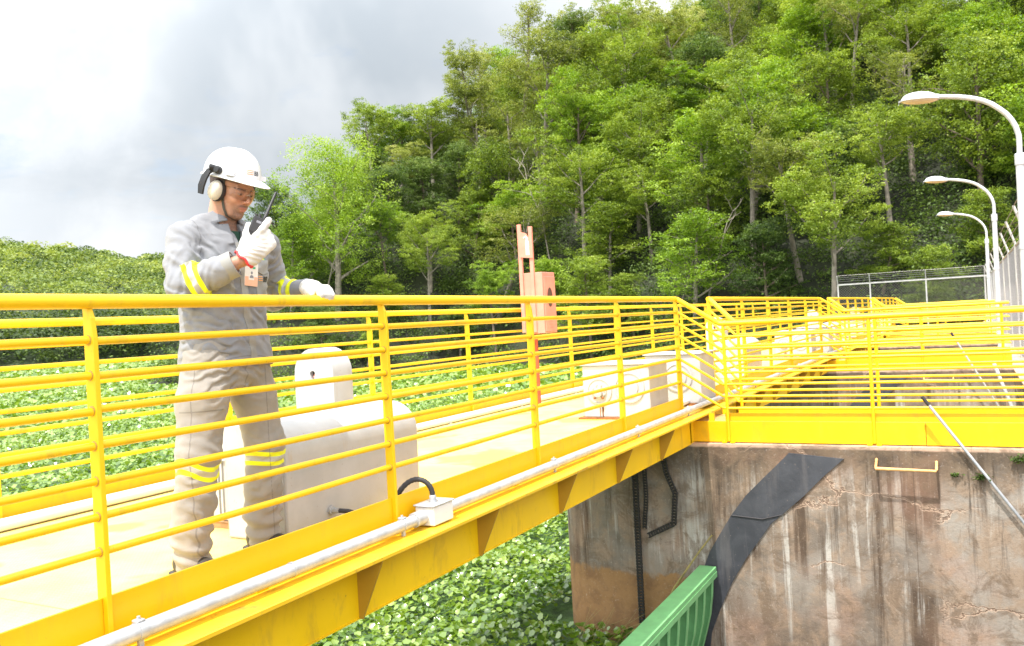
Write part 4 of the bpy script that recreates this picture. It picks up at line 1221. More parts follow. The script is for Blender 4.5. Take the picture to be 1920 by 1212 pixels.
# ------------------------------------------------------------------ street lamps
def lamp():
    root = thing('street_lamp', (.66, 13.0, -1.27), 'nearest and tallest street lamp with white head on a curved arm at the right edge', 'street lamp', 'street lamps along the right side of the dam')
    Y = 13.0
    MB().tube([(.66, Y, -1.27), (.67, Y, .62), (.675, Y, 1.83)], [.058, .054, .05], 20).lathe([(.062, 0), (.062, .05)], (.668, Y, .60), (0, 0, 1), 20).build('pole', M['lamp_metal'], root, smooth=True, sharp=40)
    MB().tube([(.676, Y, 1.70), (.676, Y, 1.84), (.676, Y, 1.85)], [.062, .062, .05], 20).build('collar', M['lamp_metal'], root, smooth=True, sharp=40)
    pts = np.array([(.676, 1.80), (.68, 1.95), (.678, 2.084), (.65, 2.20), (.608, 2.294), (.55, 2.385), (.478, 2.461), (.39, 2.54), (.297, 2.599), (.2, 2.643), (.111, 2.672), (0, 2.702), (-.115, 2.725), (-.24, 2.748)])
    MB().tube([(x, Y, z) for x, z in pts], [.034] * 12 + [.032, .03], 14).build('arm', M['lamp_metal'], root, smooth=True)
    d = np.array([-.976, 0, .06]); c_ = np.array([-.46, Y, 2.735]); sl_ = .07
    # reflector hood: half ellipsoid with flat rim, lens below
    V = []; F = []; m_, n_ = 9, 28
    for i in range(m_):
        th = math.pi / 2 * i / (m_ - 1)
        for j in range(n_):
            ph = 2 * math.pi * j / n_
            x = .235 * math.cos(th) ** .8 * math.cos(ph) if th < 1.57 else 0; y_ = .135 * math.cos(th) ** .8 * math.sin(ph) if th < 1.57 else 0; z_ = .115 * math.sin(th)
            V.append((c_[0] + x, Y + y_, c_[2] - x * sl_ + z_))
    F = [(i * n_ + j, i * n_ + (j + 1) % n_, (i + 1) * n_ + (j + 1) % n_, (i + 1) * n_ + j) for i in range(m_ - 1) for j in range(n_)]
    mb = MB()._a(V, F)
    rim = [(c_[0] + .243 * math.cos(p), Y + .142 * math.sin(p), c_[2] - .243 * math.cos(p) * sl_) for p in np.arange(28) * 2 * math.pi / 28]
    mb.tube(rim, .008, 6, closed=True)
    mb.tube([(-.22, Y, 2.744), (-.30, Y, 2.755)], [.036, .045], 12)
    mb.build('hood', M['lamp_metal'], root, smooth=True, sharp=60)
    V = []
    for i in range(6):
        th = math.pi / 2 * i / 5
        for j in range(n_):
            ph = 2 * math.pi * j / n_; x = .232 * math.cos(th) * math.cos(ph)
            V.append((c_[0] + x, Y + .132 * math.cos(th) * math.sin(ph), c_[2] - x * sl_ - .045 * math.sin(th) - .002))
    F = [(i * n_ + j, i * n_ + (j + 1) % n_, (i + 1) * n_ + (j + 1) % n_, (i + 1) * n_ + j) for i in range(5) for j in range(n_)]
    MB()._a(V, F).build('lens', M['lamp_glass'], root, smooth=True)
    MB().box((c_[0] - .262, Y - .012, c_[2] + .01), (c_[0] - .238, Y + .012, c_[2] + .028)).tube([(c_[0] - .258, Y, c_[2] + .012), (c_[0] - .262, Y, c_[2] - .03)], .004, 6).build('latch', M['galv'], root)
    return root
lm = lamp()
for k, lb in enumerate(['middle street lamp of the three, with white head on a curved arm', 'smallest and farthest street lamp, its head tinted rusty orange'], 1):
    c = copy_tree(lm); c.location.y += PER * k; c.location.x -= .08; c['label'] = lb

# ------------------------------------------------------------------ deck slab and fences on the right
o = MB().box((.63, -12, -1.62), (5.5, 52, -1.274)).build('dam_deck', M['concrete'])
set_props(o, kind='structure')
root = thing('mesh_fence', (.9, 30, -1.27), 'tall wire mesh fence with white posts and slanted barbed wire arms along the right side', 'fence')
ys = [6.55, 10.0, 13.45, 16.9, 20.35, 23.8, 27.3, 31.0, 34.5, 38.0, 41.5, 45.0, 48.5]
for yy in ys:
    mb = MB().tube([(.9, yy, -1.27), (.9, yy, 1.05)], .032, 12).tube([(.9, yy, 1.04), (.745, yy, 1.53)], .022, 10)
    mb.build('post', M['fence_post'], root, smooth=True)
mb = MB().tube([(.9, 5, 1.02), (.9, 50.8, 1.02)], .022, 10)
mb.build('top_rail', M['fence_post'], root, smooth=True)
mb = MB()
for q in (.15, .42, .7, .97):
    x, z = .9 - .155 * q, 1.04 + .49 * q
    mb.tube([(x, 5, z), (x, 50.8, z)], .007, 5)
o = mb.build('barbed_wire', M['wire'], root)
mb = MB(); pch = .10; h0, h1 = -1.22, 1.0
yy = 12.0
while yy < 50.5:
    mb.tube([(.9, yy, h0), (.9, yy + (h1 - h0), h1)], .0022, 3, caps=False); mb.tube([(.903, yy + (h1 - h0), h0), (.903, yy, h1)], .0022, 3, caps=False)
    yy += pch if yy < 30 else .16
o = mb.build('wire_mesh', M['wire'], root)

root = thing('mesh_fence', (-3, 51, -1.27), 'mesh fence with barbed wire top closing the far end of the dam before the forest', 'fence')
xs_ = [-6.44, -4.77, -1.98, .79]
for x in xs_:
    MB().tube([(x, 51, -2.5), (x, 51, 1.12)], .04, 10).tube([(x, 51, 1.1), (x + .0, 50.75, 1.62)], .028, 8).build('post', M['fence_post'], root, smooth=True)
MB().tube([(-6.44, 51, 1.11), (.9, 51, 1.11)], .045, 10).build('top_rail', M['fence_post'], root, smooth=True)
mb = MB()
for q in (.15, .38, .6, .8, 1.0): mb.tube([(-6.44, 51 - .25 * q, 1.1 + .52 * q), (.9, 51 - .25 * q, 1.1 + .52 * q)], .012, 5)
mb.build('barbed_wire', M['wire'], root)
mb = MB(); x = -8.6
while x < .85:
    for s_ in (0, 1):
        a, b = x, x + 2.3
        z0_, z1_ = (-1.2, 1.1) if s_ == 0 else (1.1, -1.2)
        t0 = max(0, (-6.42 - a) / 2.3); t1 = min(1, (.88 - a) / 2.3)
        if t1 > t0: mb.tube([(a + 2.3 * t0, 51.0 + .004 * s_, z0_ + (z1_ - z0_) * t0), (a + 2.3 * t1, 51.0 + .004 * s_, z0_ + (z1_ - z0_) * t1)], .006, 3, caps=False)
    x += .14
mb.build('wire_mesh', M['wire'], root)

# ------------------------------------------------------------------ the worker: surfaces grown from distance fields
def dot_(a, b): return np.einsum('ij,ij->i', a, b)
def sd_cap(P, a, b, ra, rb):
    a = np.asarray(a, float); ab = np.asarray(b, float) - a
    q = P - a; t_ = np.clip(q @ ab / (ab @ ab + 1e-12), 0, 1)
    return np.sqrt(((q - t_[:, None] * ab) ** 2).sum(1)) - (ra + t_ * (rb - ra))
def sd_ell(P, c, r, R=None):
    q = P - np.asarray(c, float)
    if R is not None: q = q @ R
    r = np.asarray(r, float)
    k0 = np.sqrt(((q / r) ** 2).sum(1)); k1 = np.sqrt(((q / (r * r)) ** 2).sum(1))
    return k0 * (k0 - 1) / np.maximum(k1, 1e-9)
def sd_box(P, c, h, rad, R=None):
    q = P - np.asarray(c, float)
    if R is not None: q = q @ R
    q = np.abs(q) - (np.asarray(h, float) - rad)
    return np.sqrt((np.maximum(q, 0) ** 2).sum(1)) + np.minimum(q.max(1), 0) - rad
def smin(a, b, k):
    h = np.clip(.5 + .5 * (b - a) / k, 0, 1)
    return b + (a - b) * h - k * h * (1 - h)
def smax(a, b, k): return -smin(-a, -b, k)
def limb(P, pts, rad, k=.02):
    d = None
    for i in range(len(pts) - 1):
        e = sd_cap(P, pts[i], pts[i + 1], rad[i], rad[i + 1])
        d = e if d is None else smin(d, e, k)
    return d
def nz(P, f, seed=0.0):
    """cheap smooth pseudo noise, about -1..1"""
    x, y, z = P[:, 0] * f, P[:, 1] * f, P[:, 2] * f
    a = np.sin(x * 1.7 + 1.3 * np.sin(y * 1.1 + seed) + seed) ; b = np.sin(y * 1.9 + 1.4 * np.sin(z * 1.3 + seed * 2.1)); c = np.sin(z * 1.6 + 1.2 * np.sin(x * 1.2 + seed * 1.7))
    return (a * b + b * c + c * a) * .6

def grow(name, sdf, lo, hi, h, mat, parent=None, attrs=None, smooth_iter=0):
    """surface nets on a grid that is only evaluated near the surface; returns object and arrays"""
    lo = np.asarray(lo, float); hi = np.asarray(hi, float); B = 5
    nb = np.ceil((hi - lo) / (h * B)).astype(int) + 1
    n = nb * B
    cI = np.stack(np.meshgrid(*[np.arange(k) for k in nb], indexing='ij'), -1).reshape(-1, 3)
    cc = lo + (cI + .5) * B * h
    dc = sdf(cc)
    act = np.abs(dc) < B * h * 1.35 + .006
    D = np.where(dc < 0, -1.0, 1.0).reshape(nb)
    D = np.repeat(np.repeat(np.repeat(D, B, 0), B, 1), B, 2).astype(np.float32)
    aI = cI[act]
    loc = np.stack(np.meshgrid(*[np.arange(B)] * 3, indexing='ij'), -1).reshape(-1, 3)
    gi = (aI[:, None] * B + loc[None]).reshape(-1, 3)
    vals = np.empty(len(gi))
    for s_ in range(0, len(gi), 400000):
        vals[s_:s_ + 400000] = sdf(lo + gi[s_:s_ + 400000] * h)
    D[gi[:, 0], gi[:, 1], gi[:, 2]] = vals
    S = D < 0
    nx, ny, nz_ = D.shape
    acc = {}
    cells = []; pts = []
    quads = []
    strides = np.array([ny * nz_, nz_, 1])
    for ax in range(3):
        sl0 = [slice(None)] * 3; sl1 = [slice(None)] * 3
        sl0[ax] = slice(0, -1); sl1[ax] = slice(1, None)
        ch = S[tuple(sl0)] != S[tuple(sl1)]
        I = np.argwhere(ch)
        o1, o2 = (ax + 1) % 3, (ax + 2) % 3
        I = I[(I[:, o1] > 0) & (I[:, o2] > 0) & (I[:, o1] < D.shape[o1] - 1) & (I[:, o2] < D.shape[o2] - 1)]
        J = I.copy(); J[:, ax] += 1
        d0 = D[I[:, 0], I[:, 1], I[:, 2]]; d1 = D[J[:, 0], J[:, 1], J[:, 2]]
        t_ = d0 / (d0 - d1)
        p = I.astype(float); p[:, ax] += t_
        e1 = np.zeros(3, int); e1[o1] = 1; e2 = np.zeros(3, int); e2[o2] = 1
        c4 = [I - e1 - e2, I - e2, I, I - e1]
        ids = [c @ strides for c in c4]
        for k in ids: cells.append(k); pts.append(p)
        q = np.stack(ids, 1)
        fl = d0 > 0
        q[fl] = q[fl][:, ::-1]
        quads.append(q)
    cells = np.concatenate(cells); pts = np.concatenate(pts); Q = np.concatenate(quads)
    uq, inv_ = np.unique(cells, return_inverse=True)
    cnt = np.bincount(inv_)
    V = np.stack([np.bincount(inv_, pts[:, k]) / cnt for k in range(3)], 1)
    F = np.searchsorted(uq, Q)
    V = lo + V * h
    # one relaxation step, then pull back to the surface
    for _ in range(smooth_iter):
        s_ = np.zeros_like(V); w = np.zeros(len(V))
        for a, b in ((0, 1), (1, 2), (2, 3), (3, 0)):
            for u_, v_ in ((a, b), (b, a)):
                np.add.at(s_, F[:, u_], V[F[:, v_]]); np.add.at(w, F[:, u_], 1)
        V = V * .5 + .5 * s_ / np.maximum(w, 1)[:, None]
    g = np.stack([sdf(V + e) - sdf(V - e) for e in np.eye(3) * .0015], 1)
    g /= np.linalg.norm(g, axis=1)[:, None] + 1e-9
    V = V - g * np.clip(sdf(V), -.003, .003)[:, None]
    at = attrs(V, g) if attrs else None
    o = poly_mesh(name, V, F, mat, None, smooth=True, attrs={k: (v, 'POINT') for k, v in at.items()} if at else None)
    if parent is not None: o.parent = parent
    return o

# man's own metres: x towards the railing, y to his left, z up from the deck
MAN = thing('person', (-2.80, 2.58, -.950), 'worker in white helmet and grey uniform speaking into a radio, one hand on the railing', 'person')
A3 = lambda *p: np.array(p, float)
RS, LS = A3(-.055, -.092, 1.375), A3(.03, .275, 1.355)
RE, RW = A3(.020, -.172, 1.168), A3(.215, -.045, 1.262)
LE, LW = A3(-.065, .425, 1.140), A3(.165, .392, 1.158)
PEL = A3(-.01, .055, .93)
HR, HL = A3(0, -.035, .90), A3(-.01, .145, .90)
KR, KL = A3(.03, -.150, .49), A3(.035, .212, .48)
AR, AL = A3(-.02, -.175, .085), A3(-.02, .225, .085)
NK = A3(-.03, .085, 1.40)

def rotm(yaw, pitch, roll=0.0):
    """columns: forward, left, up of the head"""
    cy_, sy_ = math.cos(yaw), math.sin(yaw)
    f = A3(cy_ * math.cos(pitch), sy_ * math.cos(pitch), -math.sin(pitch))
    l = A3(-sy_, cy_, 0); u_ = np.cross(f, l)
    l2 = l * math.cos(roll) + u_ * math.sin(roll); u3 = np.cross(f, l2)
    return np.stack([f, l2, u3], 1)
HC = A3(.052, .083, 1.592)
HM = rotm(math.radians(3), math.radians(22), math.radians(0))
HMH = rotm(math.radians(2), math.radians(15.5), math.radians(0))
def H2W(p): return HC + HM @ np.asarray(p, float)

def head_sdf(Q):
    """Q in head metres"""
    ax = np.abs(Q[:, 1]); S_ = np.c_[Q[:, 0], ax, Q[:, 2]]
    d = sd_ell(Q, (-.012, 0, .034), (.098, .077, .090))
    d = smin(d, sd_ell(Q, (.026, 0, -.030), (.066, .060, .082)), .02)
    d = smin(d, sd_cap(S_, (-.012, .053, -.050), (.050, .026, -.098), .020, .019), .022)
    d = smin(d, sd_ell(Q, (.066, 0, -.104), (.023, .023, .018)), .018)
    Q = Q + np.array([0, 0, .013]); S_ = S_ + np.array([0, 0, .013])
    d = smin(d, sd_ell(S_, (.060, .036, -.020), (.026, .024, .022)), .016)          # cheek bones
    d = smin(d, sd_cap(S_, (.086, .0, .026), (.074, .042, .028), .009, .009), .012)      # brow
    d = smax(d, -sd_ell(S_, (.094, .031, .006), (.015, .017, .012)), .010)            # sockets
    d = smin(d, sd_ell(S_, (.0765, .0315, .006), (.0135, .0155, .0125)), .003)        # closed eye shape under lids
    d = smin(d, sd_cap(Q, (.086, 0, .020), (.105, 0, -.018), .0062, .0078), .009)        # nose
    d = smin(d, sd_ell(Q, (.107, 0, -.0225), (.0095, .0088, .0078)), .005)
    d = smin(d, sd_ell(S_, (.098, .0122, -.0255), (.0095, .0065, .007)), .004)
    d = smax(d, -sd_ell(S_, (.101, .0060, -.0325), (.005, .0032, .0035)), .002)
    d = smin(d, sd_ell(Q, (.078, 0, -.052), (.015, .031, .019)), .015)              # muzzle
    d = smin(d, sd_ell(Q, (.0885, 0, -.0535), (.0070, .0205, .0046)), .004)          # upper lip
    d = smin(d, sd_ell(Q, (.0870, 0, -.0640), (.0066, .0170, .0054)), .004)          # lower lip
    d = smax(d, -sd_ell(Q, (.0955, 0, -.0588), (.008, .021, .0015)), .0015)
    S_ = S_ - np.array([0, 0, .013])
    d = smin(d, sd_ell(S_, (-.006, .077, -.004), (.019, .009, .030)), .006)            # ears
    d = smax(d, -sd_ell(S_, (.002, .087, -.002), (.010, .006, .018)), .004)
    return d
def to_head(P): return (P - HC) @ HM

# hands: local frame a (to the knuckles), b (to the thumb side), n (back of the hand)
def frame(a, n_):
    a = np.asarray(a, float); a = a / np.linalg.norm(a); n_ = np.asarray(n_, float); n_ = n_ - a * (n_ @ a); n_ /= np.linalg.norm(n_)
    return np.stack([a, np.cross(n_, a), n_], 1)
def hand_sdf(P, O, Fm, bsign, fingers, thumb, gr=0.0, palm=(.048, .042, .014)):
    Q = (P - O) @ Fm; Q = Q * np.array([1, bsign, 1])
    d = sd_box(Q, (.052, 0, 0), (palm[0] + gr, palm[1] + gr, palm[2] + gr), .0125)
    d = smin(d, sd_cap(Q, (-.02, 0, 0), (.03, 0, 0), .026 + gr, .030 + gr), .02)
    for pts, rr in fingers:
        d = smin(d, limb(Q, pts, [r_ + gr for r_ in rr], .006), .008)
    d = smin(d, limb(Q, thumb[0], [r_ + gr for r_ in thumb[1]], .01), .014)
    return d
er = A3(.68, .733, 0); zv = A3(0, 0, 1); toc = A3(.733, -.68, 0)      # picture right, up, towards the camera at the man
# right hand grips the radio; the back of the hand is turned to the camera
RHO = A3(.232, -.030, 1.278)
RHF = frame(er * .74 + zv * .67 + toc * .10, toc * .9 + er * .25 + zv * .1)
RF = [([(.085, .034, .004), (.120, .036, .006), (.148, .040, -.004), (.166, .044, -.014)], (.0095, .0092, .0088, .008)),
      ([(.088, .012, .004), (.120, .013, -.006), (.128, .012, -.034), (.104, .010, -.052)], (.0100, .0098, .0092, .0082)),
      ([(.086, -.010, .004), (.116, -.011, -.008), (.122, -.011, -.036), (.098, -.010, -.052)], (.0096, .0093, .0088, .008)),
      ([(.080, -.031, .002), (.105, -.033, -.008), (.110, -.033, -.030), (.090, -.031, -.044)], (.0088, .0085, .008, .0074))]
RT = ([(.012, .020, -.006), (.036, .044, -.020), (.066, .062, -.034), (.094, .080, -.042)], (.016, .0150, .0115, .0098))
# left hand lies over the top rail, fingers bent down on the camera side
LHO = A3(.172, .392, 1.158)
LHF = frame(A3(1, -.14, -.10), A3(.12, 0, 1))
def lf(b, L, r): return ([(.082, b, .001), (.106, b, -.006), (.122, b * 1.02, -.026), (.121 - .004, b * 1.04, -.026 - L)], (r, r, r * .95, r * .86))
LF_ = [lf(.033, .024, .0094), lf(.011, .028, .0098), lf(-.011, .026, .0095), lf(-.032, .018, .0088)]
LT = ([(.016, .022, -.002), (.034, .050, -.006), (.062, .058, -.016), (.084, .052, -.026)], (.015, .0135, .0112, .0096))
def rhand(P, gr=0.0): return hand_sdf(P, RHO, RHF, 1.0 if True else -1, RF, RT, gr)
def lhand(P, gr=0.0): return hand_sdf(P, LHO, LHF, -1.0, LF_, LT, gr)

def torso_slices(P, prof, sx=1.0):
    """elliptic slices: rows of z, centre x, centre y, half depth, half width; turned a little to the camera"""
    z = P[:, 2]; pr_ = np.array(prof)
    cx_ = np.interp(z, pr_[:, 0], pr_[:, 1]); cy_ = np.interp(z, pr_[:, 0], pr_[:, 2])
    hd = np.interp(z, pr_[:, 0], pr_[:, 3]); hw = np.interp(z, pr_[:, 0], pr_[:, 4])
    a = math.radians(-12); dx = P[:, 0] - cx_; dy = P[:, 1] - cy_
    u_ = dx * math.cos(a) + dy * math.sin(a); v_ = -dx * math.sin(a) + dy * math.cos(a)
    e = (np.abs(u_ / hd) ** 2.3 + np.abs(v_ / hw) ** 2.3) ** (1 / 2.3)
    d = (e - 1) * np.minimum(hd, hw) * .92
    return d, u_, v_
BODY = [(.80, -.005, .055, .100, .150), (.93, -.01, .055, .108, .165), (1.05, -.01, .06, .100, .148), (1.2, -.01, .075, .112, .160), (1.33, -.03, .085, .088, .150), (1.42, -.035, .085, .058, .08)]

def body_sdf(P):
    d, _, _ = torso_slices(P, BODY)
    d = smax(d, np.maximum(P[:, 2] - 1.42, .82 - P[:, 2]), .03)
    d = smin(d, limb(P, [RS + A3(-.01, 0, -.01), LS + A3(-.01, 0, -.01)], [.043, .043], .02), .04)
    d = smin(d, limb(P, [RS, RE, RW], [.052, .040, .0265], .02), .03)
    d = smin(d, limb(P, [LS, LE, LW], [.052, .040, .0265], .02), .03)
    d = smin(d, limb(P, [HR, KR, AR], [.082, .056, .040], .03), .04)
    d = smin(d, limb(P, [HL, KL, AL], [.082, .056, .040], .03), .04)
    for q in (AR, AL): d = smin(d, sd_cap(P, q + A3(-.03, 0, -.035), q + A3(.15, 0, -.05), .034, .026), .03)
    d = smin(d, limb(P, [NK, H2W((-.022, 0, -.055))], [.066, .058], .02), .03)
    Q = to_head(P)
    near = np.abs(Q).max(1) < .25
    if near.any():
        hd = np.full(len(P), 9.0); hd[near] = head_sdf(Q[near]); d = np.where(near, smin(d, hd, .018), d)
    d = smin(d, rhand(P), .008)
    d = smin(d, lhand(P), .008)
    return d

def face_attr(V, g):
    Q = to_head(V); x, y, z = Q.T; ay = np.abs(y); zh = z; z = z + .013
    n_ = len(V)
    skin = np.tile(np.array([.53, .28, .175]), (n_, 1))
    def blend(m_, c_):
        nonlocal skin
        m_ = np.clip(m_, 0, 1)[:, None]; skin = skin * (1 - m_) + np.array(c_) * m_
    ss = lambda a, b, v: np.clip((v - a) / (b - a), 0, 1)
    face = ss(.0, .02, x) * ss(-.14, -.13, z)
    warm = np.exp(-((ay - .036) ** 2 + (z + .025) ** 2) / .0006) + np.exp(-(y ** 2 + (z + .024) ** 2) / .0003)
    blend(warm * face * .35, (.52, .20, .13))
    lipu = ((y / .021) ** 2 + ((z + .0535) / .0046) ** 2 < 1.15) & (x > .078); lipl = ((y / .0185) ** 2 + ((z + .0640) / .0056) ** 2 < 1.1) & (x > .076)
    st = ss(.046, .03, ay) * ss(-.040, -.046, z) * ss(.03, .06, x) * 1.0
    st = st * (1 - np.exp(-(((ay - .0) / .03) ** 2 + ((z + .062) / .010) ** 2) ** 2) * .9)
    chin = ss(-.078, -.090, z) * ss(.02, .045, x) * ss(.05, .03, ay)
    grain = .75 + .25 * nz(V, 700, 2.0)
    blend(np.maximum(st * .85, chin * .98) * grain, (.05, .03, .022))
    mous = np.exp(-(((z + .0425) / .0045) ** 2)) * ss(.030, .022, ay) * ss(.08, .088, x)
    blend(mous * .85, (.07, .042, .03))
    blend(ss(-.055, -.03, -z * 0 - ay) * 0, (0, 0, 0))
    jaw = ss(-.03, -.06, z) * ss(-.03, .0, x) * .42; blend(jaw * grain, (.24, .15, .11))
    blend(lipu * .9, (.42, .15, .12)); blend(lipl * .9, (.47, .18, .14))
    br = np.exp(-(((z - .0255 - .10 * np.minimum(ay - .03, 0) + .12 * np.maximum(ay - .045, 0)) / .0045) ** 2)) * ss(.010, .015, ay) * ss(.056, .050, ay) * ss(.05, .06, x)
    blend(br * .92, (.045, .028, .02))
    # eye opening: white, iris, lash line
    ex, ez = ay - .0315, z - .0045
    op = ((ex / .0125) ** 2 + ((ez + .001) / .0034) ** 2 < 1) & (x > .07); blend(op * 1.0, (.34, .28, .25))
    iris = (((ay - .0315) / .0052) ** 2 + ((ez + .001) / .0036) ** 2 < 1) & (x > .07); blend(iris * 1.0, (.05, .03, .02))
    lash = np.exp(-(((ez - .0048 + 18 * ex ** 2) / .0016) ** 2)) * (np.abs(ex) < .014) * (x > .065); blend(lash * .9, (.03, .02, .015))
    sock = np.exp(-((ex / .018) ** 2 + ((z - .008) / .012) ** 2)) * (x > .06); blend(sock * .3 * (1 - op), (.36, .17, .11))
    z = zh; hair = ss(.026, .034, z) * ss(.078, .068, x); hair = np.maximum(hair, ss(.055, .065, z) * (x < .09)); hair = np.maximum(hair, ss(.0, -.02, x) * ss(-.045, -.03, z) * .9)
    side = ss(.02, .012, x) * ss(-.02, .0, z) * (ay > .045); hair = np.maximum(hair, side)
    hair *= (np.abs(Q).max(1) < .2)
    blend(hair * .93, (.035, .022, .016))
    far = V[:, 2] < 1.3
    return {'col': skin.clip(0, 1)}

n = material('skin')
a = n.add('ShaderNodeAttribute', attribute_name='col')
c = n.mix(n.ramp(n.noise(160, 3, .6, n.pos), .35, .7, 0, .18), a.outputs['Color'], (.55, .22, .15), 'MIX')
n.put(n.bsdf.inputs['Base Color'], c); n.bsdf.inputs['Roughness'].default_value = .48
n.bsdf.inputs['Subsurface Weight'].default_value = .12; n.bsdf.inputs['Subsurface Radius'].default_value = (.012, .005, .003); n.bsdf.inputs['Subsurface Scale'].default_value = .6
bump(n, n.noise(420, 3, .6, n.pos), .10, .001)
M['skin'] = n.m

def cloth_mat(name, col, with_band):
    n = material(name)
    f = n.noise(5, 4, .6, n.pos, .4)
    c = n.mix(n.ramp(f, .35, .7), tuple(v * .90 for v in col), tuple(min(1, v * 1.08) for v in col))
    if with_band:
        b = n.add('ShaderNodeAttribute', attribute_name='band').outputs['Fac']
        seam = n.add('ShaderNodeAttribute', attribute_name='seam').outputs['Fac']
        outer = n.math('LESS_THAN', n.math('ABSOLUTE', b), 1.0)
        inner = n.math('LESS_THAN', n.math('ABSOLUTE', b), .36)
        c = n.mix(outer, c, (.72, .78, .02)); c = n.mix(inner, c, (.42, .41, .37))
        c = n.mix(n.math('MULTIPLY', n.math('LESS_THAN', seam, .0028), .5), c, tuple(v * .45 for v in col))
    n.put(n.bsdf.inputs['Base Color'], c); n.bsdf.inputs['Roughness'].default_value = .85
    n.bsdf.inputs['Specular IOR Level'].default_value = .2
    n.bsdf.inputs['Sheen Weight'].default_value = .15
    w = n.noise(9, 5, .6, n.mapping(n.pos, (1.0, 1.0, 1.8)), 1.2); w2 = n.noise(26, 4, .6, n.mapping(n.pos, (1, 1, .6)), .8)
    bump(n, n.math('ADD', w, n.math('MULTIPLY', w2, .35)), .34, .007)
    return n.m
M['shirt'] = cloth_mat('grey_uniform_cloth', (.225, .23, .245), True)
M['trousers'] = cloth_mat('beige_grey_uniform_cloth', (.28, .262, .238), True)
M['glove'] = cloth_mat('white_leather_glove', (.60, .575, .53), False)
M['red_hem'] = simple('red_glove_hem', (.65, .05, .05), .8, .2, 30)
M['boot'] = simple('black_boot_leather', (.04, .035, .03), .5, .2, 20, bmp=.2)
M['helmet'] = simple('white_helmet_shell', (.72, .73, .74), .28, .02, 4)
M['muff'] = simple('cream_earmuff_cup', (.62, .57, .47), .45, .05, 20)
M['strap'] = simple('dark_olive_strap', (.07, .062, .045), .8, .2, 40)
M['tshirt'] = simple('dark_green_tshirt', (.012, .05, .03), .85, .2, 30)
M['print_black'] = simple('black_print', (.02, .02, .02), .6, .05, 10)
M['print_orange'] = simple('orange_print', (.78, .33, .10), .6, .05, 10)
M['print_green'] = simple('green_patch', (.05, .36, .16), .7, .1, 60)
M['print_yellow'] = simple('yellow_patch', (.70, .62, .10), .7, .1, 60)
M['print_grey'] = simple('grey_print', (.22, .22, .25), .6, .1, 60)
M['card'] = simple('white_card', (.72, .70, .66), .4, .03, 20)
M['card_orange'] = simple('orange_card_print', (.78, .42, .28), .4, .06, 30)
n = material('clear_lens')
gl = n.add('ShaderNodeBsdfGlossy'); gl.inputs['Roughness'].default_value = .04
tp = n.add('ShaderNodeBsdfTransparent'); tp.inputs[0].default_value = (.97, .95, .9, 1)
fr = n.add('ShaderNodeFresnel'); fr.inputs[0].default_value = 1.5
ms = n.add('ShaderNodeMixShader'); n.put(ms.inputs[0], n.math('MULTIPLY', fr.outputs[0], .8, clamp=True))
n.l.new(tp.outputs[0], ms.inputs[1]); n.l.new(gl.outputs[0], ms.inputs[2]); n.l.new(ms.outputs[0], n.out.inputs[0])
M['lens'] = n.m

body = grow('body', body_sdf, (-.26, -.36, -.01), (.48, .58, 1.76), .0046, M['skin'], MAN, face_attr)

# ---- shirt
SH = [(.84, .0, .052, .138, .206), (.90, -.005, .052, .138, .200), (1.0, -.01, .056, .132, .186), (1.12, -.012, .066, .134, .184), (1.25, -.015, .078, .136, .190), (1.34, -.028, .083, .124, .190), (1.39, -.03, .084, .108, .160), (1.42, -.035, .085, .085, .120), (1.45, -.035, .086, .06, .08)]
def folds(P, org, axis, wl, amp, width, wob=1.0, sd=0.0):
    """creases crossing an axis around a point"""
    axis = np.asarray(axis, float); axis = axis / np.linalg.norm(axis)
    s_ = (P - org) @ axis + .012 * wob * nz(P, 28, sd)
    fall = np.exp(-(((P - org) ** 2).sum(1)) / (width * width))
    c_ = np.sin(s_ * 2 * math.pi / wl + 1.3 * nz(P, 14, sd + 1))
    return amp * fall * np.sign(c_) * np.abs(c_) ** .8
def shirt_core(P):
    d, u_, v_ = torso_slices(P, SH)
    z = P[:, 2]
    d = smax(d, z - 1.462, .03)
    sh = limb(P, [A3(-.050, .015, 1.432), RS + A3(0, .01, -.004)], [.052, .066], .03)
    sh2 = limb(P, [A3(-.030, .150, 1.428), LS + A3(0, -.012, -.004)], [.058, .066], .03)
    d = smin(d, smin(sh, sh2, .03), .045)
    dr = limb(P, [RS, (RS + RE) / 2 + A3(-.008, -.006, 0), RE + A3(.004, -.006, -.012), RE * .45 + RW * .55, RE * .16 + RW * .84], [.068, .064, .062, .056, .049], .03)
    dl = limb(P, [LS, (LS + LE) / 2, LE + A3(-.008, .004, -.006), LE * .5 + LW * .5, LE * .0 + LW * 1.0], [.070, .064, .061, .052, .046], .03)
    d = smin(d, dr, .028); d = smin(d, dl, .028)
    return d
axr = (RW - RE) / np.linalg.norm(RW - RE); axl = (LW - LE) / np.linalg.norm(LW - LE)
